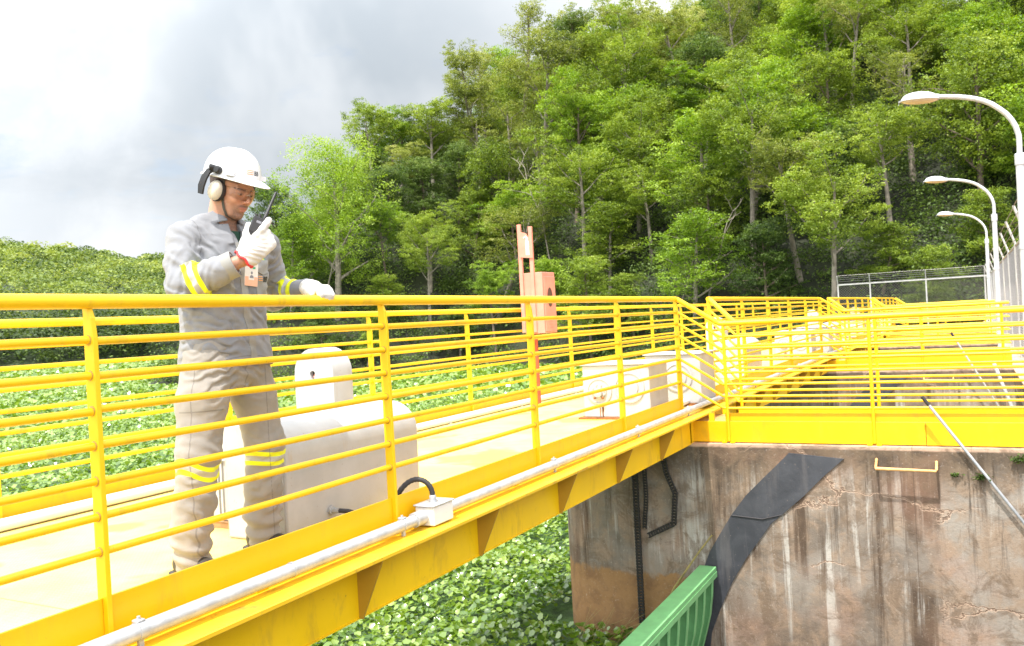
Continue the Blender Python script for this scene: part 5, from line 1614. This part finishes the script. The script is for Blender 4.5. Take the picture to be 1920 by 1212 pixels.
def shirt_sdf(P):
    d = shirt_core(P)
    d = d + .0024 * nz(P, 11, 1.0) + .0013 * nz(P, 37, 4.0)
    d = d + folds(P, RE + A3(.03, .03, .02), axr - A3(0, 0, .6), .034, .0060, .095, 1, 1)
    d = d + folds(P, RS + A3(.04, .04, -.06), A3(.1, .8, .7), .045, .0055, .12, 1, 2)
    d = d + folds(P, LE + A3(.06, 0, .02), axl, .030, .0050, .10, 1, 3)
    d = d + folds(P, LS + A3(.03, -.03, -.10), A3(0, -.5, .9), .046, .0048, .12, 1, 4)
    d = d + folds(P, A3(.11, .03, 1.02), A3(0, .75, .65), .052, .0042, .16, 1.4, 5)
    d = d + folds(P, A3(.08, -.08, .92), A3(.0, .2, 1), .045, .0042, .14, 1.2, 6)
    d = d + folds(P, A3(.02, -.16, 1.15), A3(.5, .2, .85), .055, .0040, .14, 1.2, 7)
    # hem, cuffs: cut open and hollow
    z = P[:, 2]
    hem = .838 + .012 * np.sin(P[:, 1] * 14 + 1) + .006 * np.sin(P[:, 1] * 41)
    d = smax(d, hem - z, .006)
    sr = (P - (RE * .16 + RW * .84)) @ axr; nr = np.abs(P - RW).max(1) < .12
    d = np.where(nr, smax(d, sr - .012, .004), d)
    dcr = limb(P, [RE * .35 + RW * .65, RW + axr * .05], [.034, .036], .01)
    d = np.where(nr, smax(d, -dcr, .003), d)
    sl2 = (P - (LE * .04 + LW * .96)) @ axl; nl = np.abs(P - LW).max(1) < .10
    d = np.where(nl, smax(d, sl2 - .012, .004), d)
    # neck opening and V
    nk = sd_cap(P, NK + A3(-.03, 0, -.02), NK + A3(.022, 0, .13), .058, .072)
    d = smax(d, -nk, .006)
    vee = sd_cap(P, NK + A3(.080, .004, .010), NK + A3(.135, -.004, -.085), .034, .004)
    d = smax(d, -vee, .006)
    # stand-up collar
    q = P - (NK + A3(-.008, 0, .048)); ca = math.radians(18)
    qx = q[:, 0] * math.cos(ca) + q[:, 2] * math.sin(ca); qz = -q[:, 0] * math.sin(ca) + q[:, 2] * math.cos(ca); qy = q[:, 1]
    rad = np.sqrt((qx / 1.08) ** 2 + qy ** 2)
    shell = np.abs(rad - (.081 - .22 * qz)) - .0050
    ring = np.maximum(shell, np.abs(qz + .002 + .006 * np.sin(qy * 30)) - .030)
    op = np.abs(np.arctan2(qy + .004, qx)) * .08
    ring = smax(ring, .026 + np.maximum(qz + .02, 0) * .35 - op, .006)
    d = smin(d, ring, .008)
    # collar leaves
    for s_ in (-1, 1):
        a_ = NK + A3(.070, .045 * s_, .030); b_ = NK + A3(.112, .056 * s_ - .004, -.050)
        ax_ = (b_ - a_) / np.linalg.norm(b_ - a_)
        Rl = frame(ax_, A3(.9, s_ * .55, .3))
        d = smin(d, sd_box(P, (a_ + b_) / 2, (.052, .020, .0045), .004, Rl), .006)
    return d
def dist_line(P, a, b): 
    return sd_cap(P, a, b, 0, 0)
def shirt_attr(V, g):
    band = np.full(len(V), 9.0)
    sr = (V - RE) @ axr; cr = (sr - .060) / .030
    onR = (dist_line(V, RE, RW) < .085) & (sr > .02) & (V[:, 0] > .0)
    band = np.where(onR, np.abs(cr), 9.)
    sl2 = (V - LE) @ axl; cl_ = (sl2 - .135) / .032
    onL = (dist_line(V, LE, LW) < .080) & (sl2 > .01)
    left_ = V[:, 1] > .16; band = np.where(onL, np.abs(cl_), np.where(left_, 9., band))
    seam = np.full(len(V), 1.0)
    # shoulder seams and yoke
    arm = (V - RS) @ (A3(0, -1, .15)); seam = np.minimum(seam, np.where(V[:, 2] > 1.28, np.abs(arm + .012), 1))
    arm = (V - LS) @ (A3(0, 1, .15)); seam = np.minimum(seam, np.where(V[:, 2] > 1.26, np.abs(arm + .012), 1))
    seam = np.minimum(seam, np.where((V[:, 2] < .90), np.abs(V[:, 2] - .862 - .012 * np.sin(V[:, 1] * 14 + 1)), 1))
    return {'band': band, 'seam': seam}
shirt = grow('shirt', shirt_sdf, (-.30, -.36, .78), (.30, .58, 1.54), .0044, M['shirt'], MAN, shirt_attr)

# ---- trousers
def tr_core(P):
    pr_ = [(.70, -.005, .055, .10, .17), (.80, -.005, .055, .118, .172), (.92, -.01, .058, .118, .168), (.98, -.01, .06, .11, .158)]
    d, _, _ = torso_slices(P, pr_)
    d = smax(d, np.maximum(.74 - P[:, 2], P[:, 2] - .96), .04)
    dr = limb(P, [HR + A3(0, -.005, -.02), HR * .5 + KR * .5 + A3(.0, -.012, 0), KR + A3(0, -.003, 0), KR * .5 + AR * .5, AR + A3(.005, 0, .09), AR + A3(.01, 0, -.02)], [.108, .100, .084, .078, .076, .070], .03)
    dl = limb(P, [HL + A3(0, .005, -.02), HL * .5 + KL * .5 + A3(.0, .008, 0), KL, KL * .5 + AL * .5, AL + A3(.005, 0, .09), AL + A3(.01, 0, -.02)], [.104, .094, .082, .078, .076, .070], .03)
    return smin(d, smin(dr, dl, .006), .025)
def tr_sdf(P):
    d = tr_core(P) + .0020 * nz(P, 11, 3.0) + .0016 * nz(P, 33, 5.0)
    for A_, s_ in ((AR, 1), (AL, 2)):
        z = P[:, 2]; w = np.exp(-((z - .11) / .085) ** 2)
        d = d + w * .0042 * np.sin(z * 2 * math.pi / .062 + 1.6 * nz(P, 11, s_) + 2.2 * (P[:, 1] + P[:, 0]) * 6)
    d = d + folds(P, KR + A3(.03, 0, -.06), A3(.1, .3, 1), .05, .0042, .12, 1, 1) + folds(P, KL + A3(.03, 0, -.05), A3(.1, -.3, 1), .05, .0042, .12, 1, 2)
    d = d + folds(P, A3(.10, .055, .80), A3(0, .5, .9), .045, .005, .11, 1, 3) + folds(P, A3(.08, -.07, .80), A3(0, -.35, 1), .036, .0048, .12, 1, 4)
    d = d + folds(P, KR + A3(.05, 0, -.25), A3(.2, .8, .8), .07, .0045, .13, 1, 6) + folds(P, KL + A3(.05, 0, -.25), A3(.2, -.8, .8), .07, .0045, .13, 1, 7)
    z = P[:, 2]
    d = smax(d, (.036 + .012 * np.sin(P[:, 0] * 30)) - z, .008)
    return d
def tr_attr(V, g):
    band = np.full(len(V), 9.0)
    y, z = V[:, 1], V[:, 2]
    tilt = .10 * (V[:, 0] - .03) 
    r_ = (z - (.430 - .26 * np.maximum(y + .125, -.03) * 0 + .9 * (y + .150) ** 2 * 6 - .02 + tilt * 0)) / .030
    l_ = (z - (.415 + .9 * (y - .212) ** 2 * 2)) / .030
    mid_ = .03
    band = np.where(y < mid_, r_, l_)
    band = np.where((z > .6) | (z < .25), 9, np.abs(band))
    seam = np.full(len(V), 1.0)
    seam = np.minimum(seam, np.where((y < mid_) & (z < .86), np.abs(V[:, 0] - .012 + (y + .15) * .35 - .03), 1) + (g[:, 1] > 0))
    seam = np.minimum(seam, np.where((y > mid_) & (z < .86), np.abs(V[:, 0] - .075 + (y - .2) * .9), 1) + (g[:, 1] > .3))
    seam = np.minimum(seam, np.where((z > .74) & (V[:, 0] > .05), np.abs(y - .050), 1))
    seam = np.minimum(seam, np.where((np.abs(z - .665) < .01) & (y < -.09) & (V[:, 0] > 0), np.abs(z - .665), 1))
    return {'band': band, 'seam': seam}
grow('trousers', tr_sdf, (-.20, -.34, .0), (.22, .40, 1.02), .0048, M['trousers'], MAN, tr_attr)

# ---- dark T-shirt in the open collar
def under_sdf(P):
    d = body_sdf(P) - .007
    d = smin(d, sd_cap(P, NK + A3(.03, 0, -.05), NK + A3(.028, .0, .0), .058, .052), .02)
    d = smax(d, P[:, 2] - (1.412 - .15 * (P[:, 0] - .02)), .004)
    return smax(d, np.maximum(1.26 - P[:, 2], np.abs(P[:, 1] - .08) - .085), .004)
grow('undershirt', under_sdf, (-.12, -.02, 1.25), (.14, .18, 1.44), .005, M['tshirt'], MAN)

# ---- gloves
def rglove(P):
    d = rhand(P, .0052)
    Q = (P - RHO) @ RHF
    d = smin(d, sd_box(Q, (.080, -.010, -.010), (.045, .036, .024), .02), .016)     # leather bridging the curled fingers
    cuff = sd_cap(Q, (-.014, 0, .0), (.035, 0, 0), .044, .037)
    d = smin(d, cuff, .022)
    d = d + .0010 * nz(P, 45, 2.0) + folds(P, RHO + RHF @ A3(.03, 0, .02), RHF[:, 0] + RHF[:, 1] * .5, .020, .0020, .05, .5, 3)
    d = smax(d, -(Q[:, 0] + .016), .003)
    d = smax(d, -sd_cap(Q, (-.06, 0, 0), (.006, 0, 0), .040, .027), .002)
    return d
def lglove(P):
    d = lhand(P, .0045)
    Q = (P - LHO) @ LHF
    cuff = sd_cap(Q, (-.010, 0, -.002), (.03, 0, 0), .040, .034)
    d = smin(d, cuff, .02)
    d = d + .0012 * nz(P, 60, 5.0) + .0006 * nz(P, 120, 3.0)
    d = smax(d, -(Q[:, 0] + .012), .003)
    return d
gl_ = grow('glove', rglove, RHO - .13, RHO + A3(.24, .24, .24), .0034, M['glove'], MAN)
grow('glove', lglove, LHO - A3(.08, .10, .10), LHO + A3(.18, .10, .08), .0034, M['glove'], MAN)
def ring_pts(O, Fm, x, r, n_=28, wob=.002, sy=1.0):
    out = []
    for k in range(n_):
        a_ = 2 * math.pi * k / n_
        out.append(O + Fm @ A3(x + wob * math.sin(5 * a_), r * sy * math.cos(a_), r * math.sin(a_)))
    return out
def mparent(o, parent=None):
    o.parent = parent or MAN; o.location = (0, 0, 0); return o
mparent(MB().tube(ring_pts(RHO, RHF, -.016, .0435, wob=.004), .0052, 8, closed=True).build('glove_hem', M['red_hem'], None, smooth=True))
mparent(MB().tube([q for q in ring_pts(LHO, LHF, -.013, .039, n_=56, wob=.003) if (q - LHO) @ LHF[:, 2] < -.012], .0048, 8).build('glove_hem', M['red_hem'], None, smooth=True))
# cuffs of the sleeves
FR = frame(axr, A3(0, 0, 1)); FL = frame(axl, A3(0, 0, 1))
c0 = RE * .16 + RW * .84
mb = MB()
prof = [(.0535, -.045), (.0555, -.04), (.0550, .010), (.0520, .014), (.0490, .010), (.0490, -.04)]
mb.lathe(prof, c0, axr, 32, cap=False)
mparent(mb.build('cuff', M['shirt'], None, smooth=True, sharp=50))

# ---- boots
for A_ in (AR, AL):
    b_ = grow('boot', lambda P, A_=A_: smax(smin(smin(sd_cap(P, A_ + A3(-.03, 0, -.03), A_ + A3(.0, 0, .10), .050, .050), sd_cap(P, A_ + A3(-.02, 0, -.042), A_ + A3(.17, 0, -.048), .044, .038), .03), sd_box(P, A_ + A3(.065, 0, -.072), (.150, .048, .012), .01), .006), .001 - P[:, 2], .002),
              A_ + A3(-.12, -.08, -.09), A_ + A3(.26, .08, .18), .006, M['boot'], MAN)

# ---- helmet, in head metres, then moved to the head
def hm(pts): return [tuple(H2W(p)) for p in pts]
HO = A3(-.006, 0, .052)
def H3W(p): return HC + HMH @ np.asarray(p, float)
def helmet_pt(ph, q, inset=0.0):
    """ph around (0 = front), q 0 at crown .. 1 at rim, then 1..2 over the brim"""
    c_, s_ = math.cos(ph), math.sin(ph)
    a_, b_ = .128 - inset, .107 - inset
    h_ = .117 - inset
    qq = min(q, 1.0); th = qq * math.pi / 2
    rr = math.sin(th) ** .86; zz_ = max(0.0, math.cos(th)) ** .92
    x, y, z = a_ * c_ * rr, b_ * s_ * rr, h_ * zz_
    # raised crest and side ribs
    if inset == 0:
        ridge = math.exp(-(y / .020) ** 2) * .0055 * (1 if x < .11 else 0) * math.sin(math.pi * min(1, q * 1.15)) 
        z += ridge * zz_; x += ridge * c_ * rr
    if q > 1:
        k = q - 1
        front = max(0.0, c_) ** 2.2
        ext = .011 + .052 * front
        x += c_ * ext * k * (1.0); y += s_ * ext * k * (.65 if c_ > 0 else 1)
        z -= (.004 + .016 * front) * k + .006 * k * k
    z -= .004 * (1 - max(0, c_)) * (1 if q >= 1 else q)
    return HO + A3(x, y, z)
nP, nQ = 72, 30
V = []; qs = list(np.linspace(.0001, 1, 22)) + list(np.linspace(1.08, 2, 8))
for q in qs:
    for j in range(nP): V.append(H3W(helmet_pt(2 * math.pi * j / nP, q)))
qi = qs[::-1]
for q in qi:
    for j in range(nP):
        p_ = helmet_pt(2 * math.pi * j / nP, q, .0032) - A3(0, 0, .0028 if q > 1 else 0)
        V.append(H3W(p_))
R_ = len(qs) * 2
F = [(i * nP + j, i * nP + (j + 1) % nP, (i + 1) * nP + (j + 1) % nP, (i + 1) * nP + j) for i in range(R_ - 1) for j in range(nP)]
HEL = mparent(MB()._a(V, F).build('helmet', M['helmet'], None, smooth=True, sharp=60))
def hsub(mb, name, m_, smooth=True, sharp=40):
    o = mb.build(name, m_, None, smooth=smooth, sharp=sharp); o.parent = HEL; return o
def hbox(mb, c_, h_, R=None):
    """box in head metres"""
    vs = [A3(x, y, z) for x in (-h_[0], h_[0]) for y in (-h_[1], h_[1]) for z in (-h_[2], h_[2])]
    if R is not None: vs = [R @ v for v in vs]
    vs = [H3W(np.asarray(c_) + v) for v in vs]
    return mb._a(vs, [(0, 1, 3, 2), (4, 6, 7, 5), (0, 4, 5, 1), (2, 3, 7, 6), (0, 2, 6, 4), (1, 5, 7, 3)])
for s_ in (-1, 1):
    hsub(hbox(MB(), (.072, s_ * .094, .062), (.019, .012, .010), HMH.T @ HMH @ np.array([[math.cos(.55 * s_), math.sin(.55 * s_), 0], [-math.sin(.55 * s_), math.cos(.55 * s_), 0], [0, 0, 1]])), 'accessory_slot', M['helmet'])
    pv = A3(.022, s_ * .118, .066)
    hsub(MB().lathe([(.014, -.02), (.0165, -.014), (.0165, .002), (.012, .008), (.0, .009)], H3W(pv), HMH @ A3(.15, s_, .12), 20, cap=False), 'pivot', M['black'])
    hsub(MB().lathe([(.0125, -.016), (.0140, -.010), (.0140, .012), (.0, .014)], H3W(pv + A3(-.024, s_ * .004, .004)), HMH @ A3(-.5, s_ * .8, .1), 18, cap=False).tube([H3W(pv + A3(-.018, 0, -.004)), H3W(pv + A3(-.036, s_ * .012, -.022))], .008, 8), 'pivot_ball', M['black'])
    arm = [pv + A3(-.028, s_ * .012, -.006), pv + A3(-.040, s_ * .022, -.042), pv + A3(-.048, s_ * .024, -.078), pv + A3(-.050, s_ * .020, -.110)]
    V = []
    for i in range(4):
        d_ = arm[min(i + 1, 3)] - arm[max(i - 1, 0)]; d_ /= np.linalg.norm(d_)
        e1 = np.cross(d_, A3(0, 1, 0)); e1 /= np.linalg.norm(e1); e2 = np.cross(d_, e1)
        w_ = (.011, .0145, .0155, .012)[i]
        for (u_, v_) in ((-1, -1), (1, -1), (1, 1), (-1, 1)): V.append(H3W(arm[i] + e1 * u_ * w_ + e2 * v_ * .0045))
    F = [(0, 1, 2, 3), (15, 14, 13, 12)] + [(4 * i + j, 4 * i + (j + 1) % 4, 4 * i + 4 + (j + 1) % 4, 4 * i + 4 + j) for i in range(3) for j in range(4)]
    hsub(MB()._a(V, F), 'earmuff_arm', M['black'], sharp=25)
    cc_ = A3(.006, s_ * .084, -.020)
    Rc = HM @ rotm(math.radians(-8 * s_), math.radians(4))
    def Cw(p): return H2W(cc_) + Rc @ np.asarray(p, float)
    V = []; nn_, mm_ = 28, 10
    for i in range(mm_):
        th = math.pi / 2 * i / (mm_ - 1)
        for j in range(nn_):
            ph = 2 * math.pi * j / nn_; rr = math.cos(th) ** .7 if i < mm_ - 1 else 0
            V.append(Cw((.0315 * rr * math.cos(ph), s_ * (.008 + .030 * math.sin(th)), .0430 * rr * math.sin(ph))))
    F = [(i * nn_ + j, i * nn_ + (j + 1) % nn_, (i + 1) * nn_ + (j + 1) % nn_, (i + 1) * nn_ + j) for i in range(mm_ - 1) for j in range(nn_)]
    hsub(MB()._a(V, F), 'earmuff_cup', M['muff'])
    V = []; prof_ = [(.5, -.022), (.9, -.021), (1.02, -.012), (1.05, 0), (1.03, .006), (.98, .009), (.5, .009)]
    for r_, h_ in prof_:
        for j in range(nn_):
            ph = 2 * math.pi * j / nn_; V.append(Cw((.0335 * r_ * math.cos(ph), s_ * h_, .0445 * r_ * math.sin(ph))))
    F = [(i * nn_ + j, i * nn_ + (j + 1) % nn_, (i + 1) * nn_ + (j + 1) % nn_, (i + 1) * nn_ + j) for i in range(len(prof_) - 1) for j in range(nn_)]
    hsub(MB()._a(V, F), 'earmuff_cushion', M['rubber'])
# chin strap
pts = [(.022, -.080, .045), (.024, -.078, .012), (.026, -.0745, -.02), (.030, -.069, -.052), (.040, -.056, -.085), (.050, -.036, -.108), (.056, -.0, -.1265), (.050, .036, -.108), (.040, .056, -.085), (.030, .069, -.052), (.026, .0745, -.02), (.024, .078, .012), (.022, .080, .045)]
V = []
def on_head(p_):
    p_ = np.array([p_], float)
    for _ in range(12):
        g_ = np.stack([head_sdf(p_ + e) - head_sdf(p_ - e) for e in np.eye(3) * .002], 1)[0]; g_ /= np.linalg.norm(g_) + 1e-9
        p_ = p_ - g_ * (head_sdf(p_)[0] - .0025)
    return p_[0]
for i, p_ in enumerate(pts):
    p_ = on_head(p_); nrm = A3(0, p_[1], 0) if abs(p_[1]) > .02 else A3(.1, 0, -1); nrm = A3(.1, np.sign(p_[1]) * min(1, abs(p_[1]) * 18) if abs(p_[1]) > 1e-6 else 0, -max(0, 1 - abs(p_[1]) * 20)); nrm /= np.linalg.norm(nrm)
    w_ = A3(1, 0, 0) - nrm * nrm[0]; w_ /= np.linalg.norm(w_)
    for a_, b_ in ((-1, 0), (1, 0), (1, 1), (-1, 1)): V.append(H2W(p_ + w_ * a_ * .0065 + nrm * (.001 + .0018 * b_)))
F = []
for i in range(len(pts) - 1):
    for j in range(4): F.append((4 * i + j, 4 * i + (j + 1) % 4, 4 * i + 4 + (j + 1) % 4, 4 * i + 4 + j))
hsub(MB()._a(V, F), 'chin_strap', M['strap'], sharp=60)

# ---- projecting flat designs onto a surface
def march(sdf, O, D, tmax=.3):
    t_ = np.zeros(len(O))
    for _ in range(60):
        d_ = sdf(O + D * t_[:, None]); t_ += np.clip(d_, -.02, .02) * .85
    return O + D * t_[:, None]
def text_mesh(s_, size, bold=0.0):
    cu = bpy.data.curves.new('t', 'FONT'); cu.body = s_; cu.size = size; cu.offset = bold; cu.resolution_u = 2
    ob = bpy.data.objects.new('t', cu); COL.objects.link(ob)
    dg = bpy.context.evaluated_depsgraph_get(); me = bpy.data.meshes.new_from_object(ob.evaluated_get(dg))
    bm = bmesh.new(); bm.from_mesh(me); bmesh.ops.triangulate(bm, faces=bm.faces)
    bmesh.ops.subdivide_edges(bm, edges=[e for e in bm.edges if e.calc_length() > size * .3], cuts=2, use_grid_fill=False)
    bmesh.ops.triangulate(bm, faces=bm.faces)
    V = np.array([v.co[:2] for v in bm.verts]); bm.verts.ensure_lookup_table(); F = [[v.index for v in f.verts] for f in bm.faces]
    bm.free(); bpy.data.objects.remove(ob)
    return V, F
def helmet_sdf_pts(az0, z0, uv):
    """points on the helmet front for sideways metres u and up metres v"""
    out = []
    for u_, v_ in uv:
        ph = az0 + u_ / .124
        # q for given height
        zt = z0 + v_
        q = 1 - zt / .117 * .63
        out.append(H3W(HO + (helmet_pt(ph, q) - HO) * 1.006))
    return out
def grid_patch(u0, u1, v0, v1, nu, nv):
    U, Vv = np.meshgrid(np.linspace(u0, u1, nu), np.linspace(v0, v1, nv), indexing='ij')
    F = [(i * nv + j, (i + 1) * nv + j, (i + 1) * nv + j + 1, i * nv + j + 1) for i in range(nu - 1) for j in range(nv - 1)]
    return list(zip(U.ravel(), Vv.ravel())), F
AZ = -.06
mb = MB()
for k in range(3):
    uv, F = grid_patch(-.042, -.005, .004 + k * .0076, .0066 + k * .0076, 8, 2)
    mb._a(helmet_sdf_pts(AZ, .012, uv), F)
o = hsub(mb, 'logo_stripes', M['print_orange'], False)
TV, TF = text_mesh('BB', .0255, .0004)
mb = MB()._a(helmet_sdf_pts(AZ, .012, [(x - .001, y + .003) for x, y in TV]), TF)
hsub(mb, 'logo_letters', M['print_black'], False)

# chest items: placket, pockets, flag, logo, all lying on the cloth
ta = math.radians(-12)
tf = A3(math.cos(ta), math.sin(ta), 0); tl = A3(-math.sin(ta), math.cos(ta), 0)
TC = A3(-.01, .07, 0)
def chest(uv, lift=.002):
    uv = np.asarray(uv, float)
    O = TC + tf * .30 + tl * uv[:, :1] + A3(0, 0, 1) * uv[:, 1:2]
    Pp = march(shirt_sdf2, O, np.tile(-tf, (len(O), 1)))
    return Pp + tf * lift
def shirt_sdf2(P):
    """torso only, with the same small creases"""
    d, _, _ = torso_slices(P, SH)
    d = d + .0024 * nz(P, 11, 1.0) + .0013 * nz(P, 37, 4.0)
    d = d + folds(P, A3(.11, .03, 1.02), A3(0, .75, .65), .052, .0042, .16, 1.4, 5) + folds(P, A3(.08, -.08, .92), A3(.0, .2, 1), .045, .0042, .14, 1.2, 6)
    d = d + folds(P, RE + A3(.03, .03, .02), axr - A3(0, 0, .6), .034, .0060, .095, 1, 1) + folds(P, RS + A3(.04, .04, -.06), A3(.1, .8, .7), .045, .0055, .12, 1, 2)
    d = d + folds(P, LE + A3(.06, 0, .02), axl, .030, .0050, .10, 1, 3) + folds(P, LS + A3(.03, -.03, -.10), A3(0, -.5, .9), .046, .0048, .12, 1, 4)
    d = d + folds(P, A3(.02, -.16, 1.15), A3(.5, .2, .85), .055, .0040, .14, 1.2, 7)
    return d
def strip_on_chest(name, u0, u1, v0, v1, nu, nv, m_, lift, th=.0022, fn=None):
    uv, F = grid_patch(u0, u1, v0, v1, nu, nv)
    if fn: uv = [fn(a_, b_) for a_, b_ in uv]
    T_ = chest(uv, lift + th); Bt = chest(uv, -.003)
    n_ = len(uv)
    V = list(T_) + list(Bt)
    FF = list(F)
    bd = [i * nv for i in range(nu)] + [(nu - 1) * nv + j for j in range(1, nv)] + [i * nv + nv - 1 for i in range(nu - 2, -1, -1)] + [j for j in range(nv - 2, 0, -1)]
    for i in range(len(bd)):
        a_, b_ = bd[i], bd[(i + 1) % len(bd)]
        FF.append((a_, b_, n_ + b_, n_ + a_))
    return mparent(MB()._a(V, FF).build(name, m_, None, smooth=True, sharp=50))
strip_on_chest('placket', .006, .038, .845, 1.355, 5, 60, M['shirt'], .0008, .0022, lambda a_, b_: (a_ + .010 * math.sin(b_ * 9), b_))
strip_on_chest('pocket', .075, .160, 1.130, 1.240, 12, 14, M['shirt'], .0008, .0020)
strip_on_chest('pocket_flap', .070, .165, 1.232, 1.282, 12, 8, M['shirt'], .0050, .0040, lambda a_, b_: (a_, b_ - (.016 * (1 - abs(a_ - .118) / .05)) * (1.282 - b_) / .05))
strip_on_chest('pocket', -.125, -.035, 1.115, 1.225, 12, 14, M['shirt'], .0008, .0020)
strip_on_chest('pocket_flap', -.130, -.030, 1.212, 1.262, 12, 8, M['shirt'], .0050, .0040, lambda a_, b_: (a_, b_ - (.016 * (1 - abs(a_ + .08) / .05)) * (1.262 - b_) / .05))
strip_on_chest('flag_patch', .118, .152, 1.272, 1.294, 6, 5, M['print_green'], .0035, .0014)
uv = [(.135 + .012 * math.cos(a_), 1.283 + .007 * math.sin(a_)) for a_ in (0, math.pi / 2, math.pi, 3 * math.pi / 2)]
mparent(MB()._a(list(chest(uv, .0062)), [(0, 1, 2, 3)]).build('flag_emblem', M['print_yellow'], None))
mb = MB()
for k in range(3):
    uv, F = grid_patch(.086, .112, 1.190 + k * .0085, 1.193 + k * .0085, 6, 2); mb._a(list(chest(uv, .0042)), F)
mparent(mb.build('logo_stripes', M['print_orange'], None))
TV, TF = text_mesh('BB', .031, .0012)
mparent(MB()._a(list(chest([(x + .117, y + 1.187) for x, y in TV], .0044)), TF).build('logo_letters', M['print_black'], None))

# ---- safety glasses
GL = thing('glasses', (0, 0, 0), None, None); 
GL.parent = MAN; GL.location = (0, 0, 0)
bpy.data.objects.remove(GL)
V = []; nu, nv = 26, 7
for i in range(nu):
    th = (i / (nu - 1) - .5) * 2
    yy = .066 * math.sin(th * 1.35) / math.sin(1.35)
    xx = .112 - .055 * (abs(th) ** 2.4)
    for j in range(nv):
        v_ = j / (nv - 1)
        top_, bot = .030 - .004 * abs(th), -.020 + .012 * max(0, 1 - abs(th) / .22) + .012 * abs(th) ** 3
        V.append(H2W((xx - .004 - .004 * (v_ - .5) ** 2 * 4, yy, -.013 + bot + (top_ - bot) * v_)))
F = [(i * nv + j, (i + 1) * nv + j, (i + 1) * nv + j + 1, i * nv + j + 1) for i in range(nu - 1) for j in range(nv - 1)]
LN = mparent(MB()._a(V, F).build('safety_glasses', M['lens'], None, smooth=True, sharp=80))
mb = MB()
for s_ in (-1, 1):
    mb.tube([H2W((.056, s_ * .066, .010)), H2W((.02, s_ * .077, .010)), H2W((-.01, s_ * .080, .010))], .0022, 6)
mb.tube([H2W((.112 - .055 * (abs(q) ** 2.4) + .0005, .066 * math.sin(q * 1.35) / math.sin(1.35), .017 - .004 * abs(q))) for q in np.linspace(-1, 1, 25)], .0011, 5)
o = mb.build('glasses_frame', M['lens'], None, smooth=True); o.parent = LN
mb = MB().tube([H2W((.098, -.008, -.009)), H2W((.103, 0, -.003)), H2W((.098, .008, -.009))], .0018, 6)
o = mb.build('nose_bridge', M['card'], None, smooth=True); o.parent = LN

# ---- radio held in the right hand
RX = frame(er * .43 + zv * .92, toc)      # a up along the radio, b across, n to the camera
RC = RHO + RHF @ A3(.098, .042, -.034) + zv * .016
def R2(p): return RC + RX @ np.asarray(p, float) + A3(-2.80, 2.58, -.95)
RAD = thing('handheld_radio', tuple(R2((0, 0, 0))), 'black handheld two way radio with stub antenna gripped in the raised white glove', 'radio')
def rbox_(lo_, hi_, ch=.0):
    mb = MB().box(lo_, hi_, ch=ch); mb.v = [np.array([R2(p) for p in v]) for v in mb.v]; return mb
rbox_((-.075, -.027, -.016), (.045, .027, .016), .004).build('body', M['black'], RAD)
rbox_((-.02, -.022, .0162), (.038, .022, .0180), .0008).build('speaker_grille', M['rubber'], RAD)
rbox_((.020, -.010, .0182), (.030, .010, .0186)).build('badge', M['print_grey'], RAD)
MB().tube([R2((.045, -.015, 0)), R2((.060, -.015, 0)), R2((.062, -.0155, 0)), R2((.168, -.0155, 0)), R2((.170, -.0155, 0))], [.0085, .0082, .0066, .0056, .004], 12).build('antenna', M['black'], RAD, smooth=True, sharp=50)
MB().tube([R2((.045, .006, 0)), R2((.058, .006, 0))], .0062, 12).build('knob', M['rubber'], RAD)
MB().tube([R2((.045, .020, 0)), R2((.054, .020, 0))], .0055, 12).build('knob', M['rubber'], RAD)

# ---- identity card clipped to the pocket
c0_ = chest([(.052, 1.262)], .012)[0] + A3(-2.80, 2.58, -.95)
ID = thing('id_badge', tuple(c0_), 'white and orange identity card with a small portrait clipped to the worker\'s chest', 'badge')
bx = tl * math.cos(.10) - A3(0, 0, 1) * math.sin(.10); bz = A3(0, 0, 1) * math.cos(.10) + tl * math.sin(.10); bn = np.cross(bx, bz); bn = -bn if bn @ tf < 0 else bn
def card(u0, u1, v0, v1, d0, d1):
    vs = [c0_ + bx * u_ + bz * v_ + bn * d_ for u_ in (u0, u1) for v_ in (v0, v1) for d_ in (d0, d1)]
    return MB()._a(vs, [(0, 1, 3, 2), (4, 6, 7, 5), (0, 4, 5, 1), (2, 3, 7, 6), (0, 2, 6, 4), (1, 5, 7, 3)])
card(-.031, .031, -.096, .0, 0, .0012).build('card', M['card'], ID)
card(-.0305, .0305, -.0955, -.056, .0013, .0016).build('orange_print', M['card_orange'], ID)
card(-.013, .013, -.070, -.034, .0017, .0019).build('photo', M['card'], ID)
mb = MB()
mb._a([c0_ + bx * (.001 + .005 * math.cos(a_)) + bz * (-.040 + .0065 * math.sin(a_)) + bn * .0021 for a_ in np.arange(14) * 2 * math.pi / 14], [list(range(14))])
mb._a([c0_ + bx * u_ + bz * v_ + bn * .0021 for u_, v_ in ((-.009, -.062), (.011, -.062), (.009, -.053), (.001, -.048), (-.007, -.053))], [list(range(5))])
mb.build('portrait', M['print_grey'], ID)
card(.004, .018, -.022, -.014, .0013, .0018).build('print_mark', M['print_green'], ID)
card(-.006, .004, -.004, .014, -.003, .003).build('clip', M['galv'], ID)
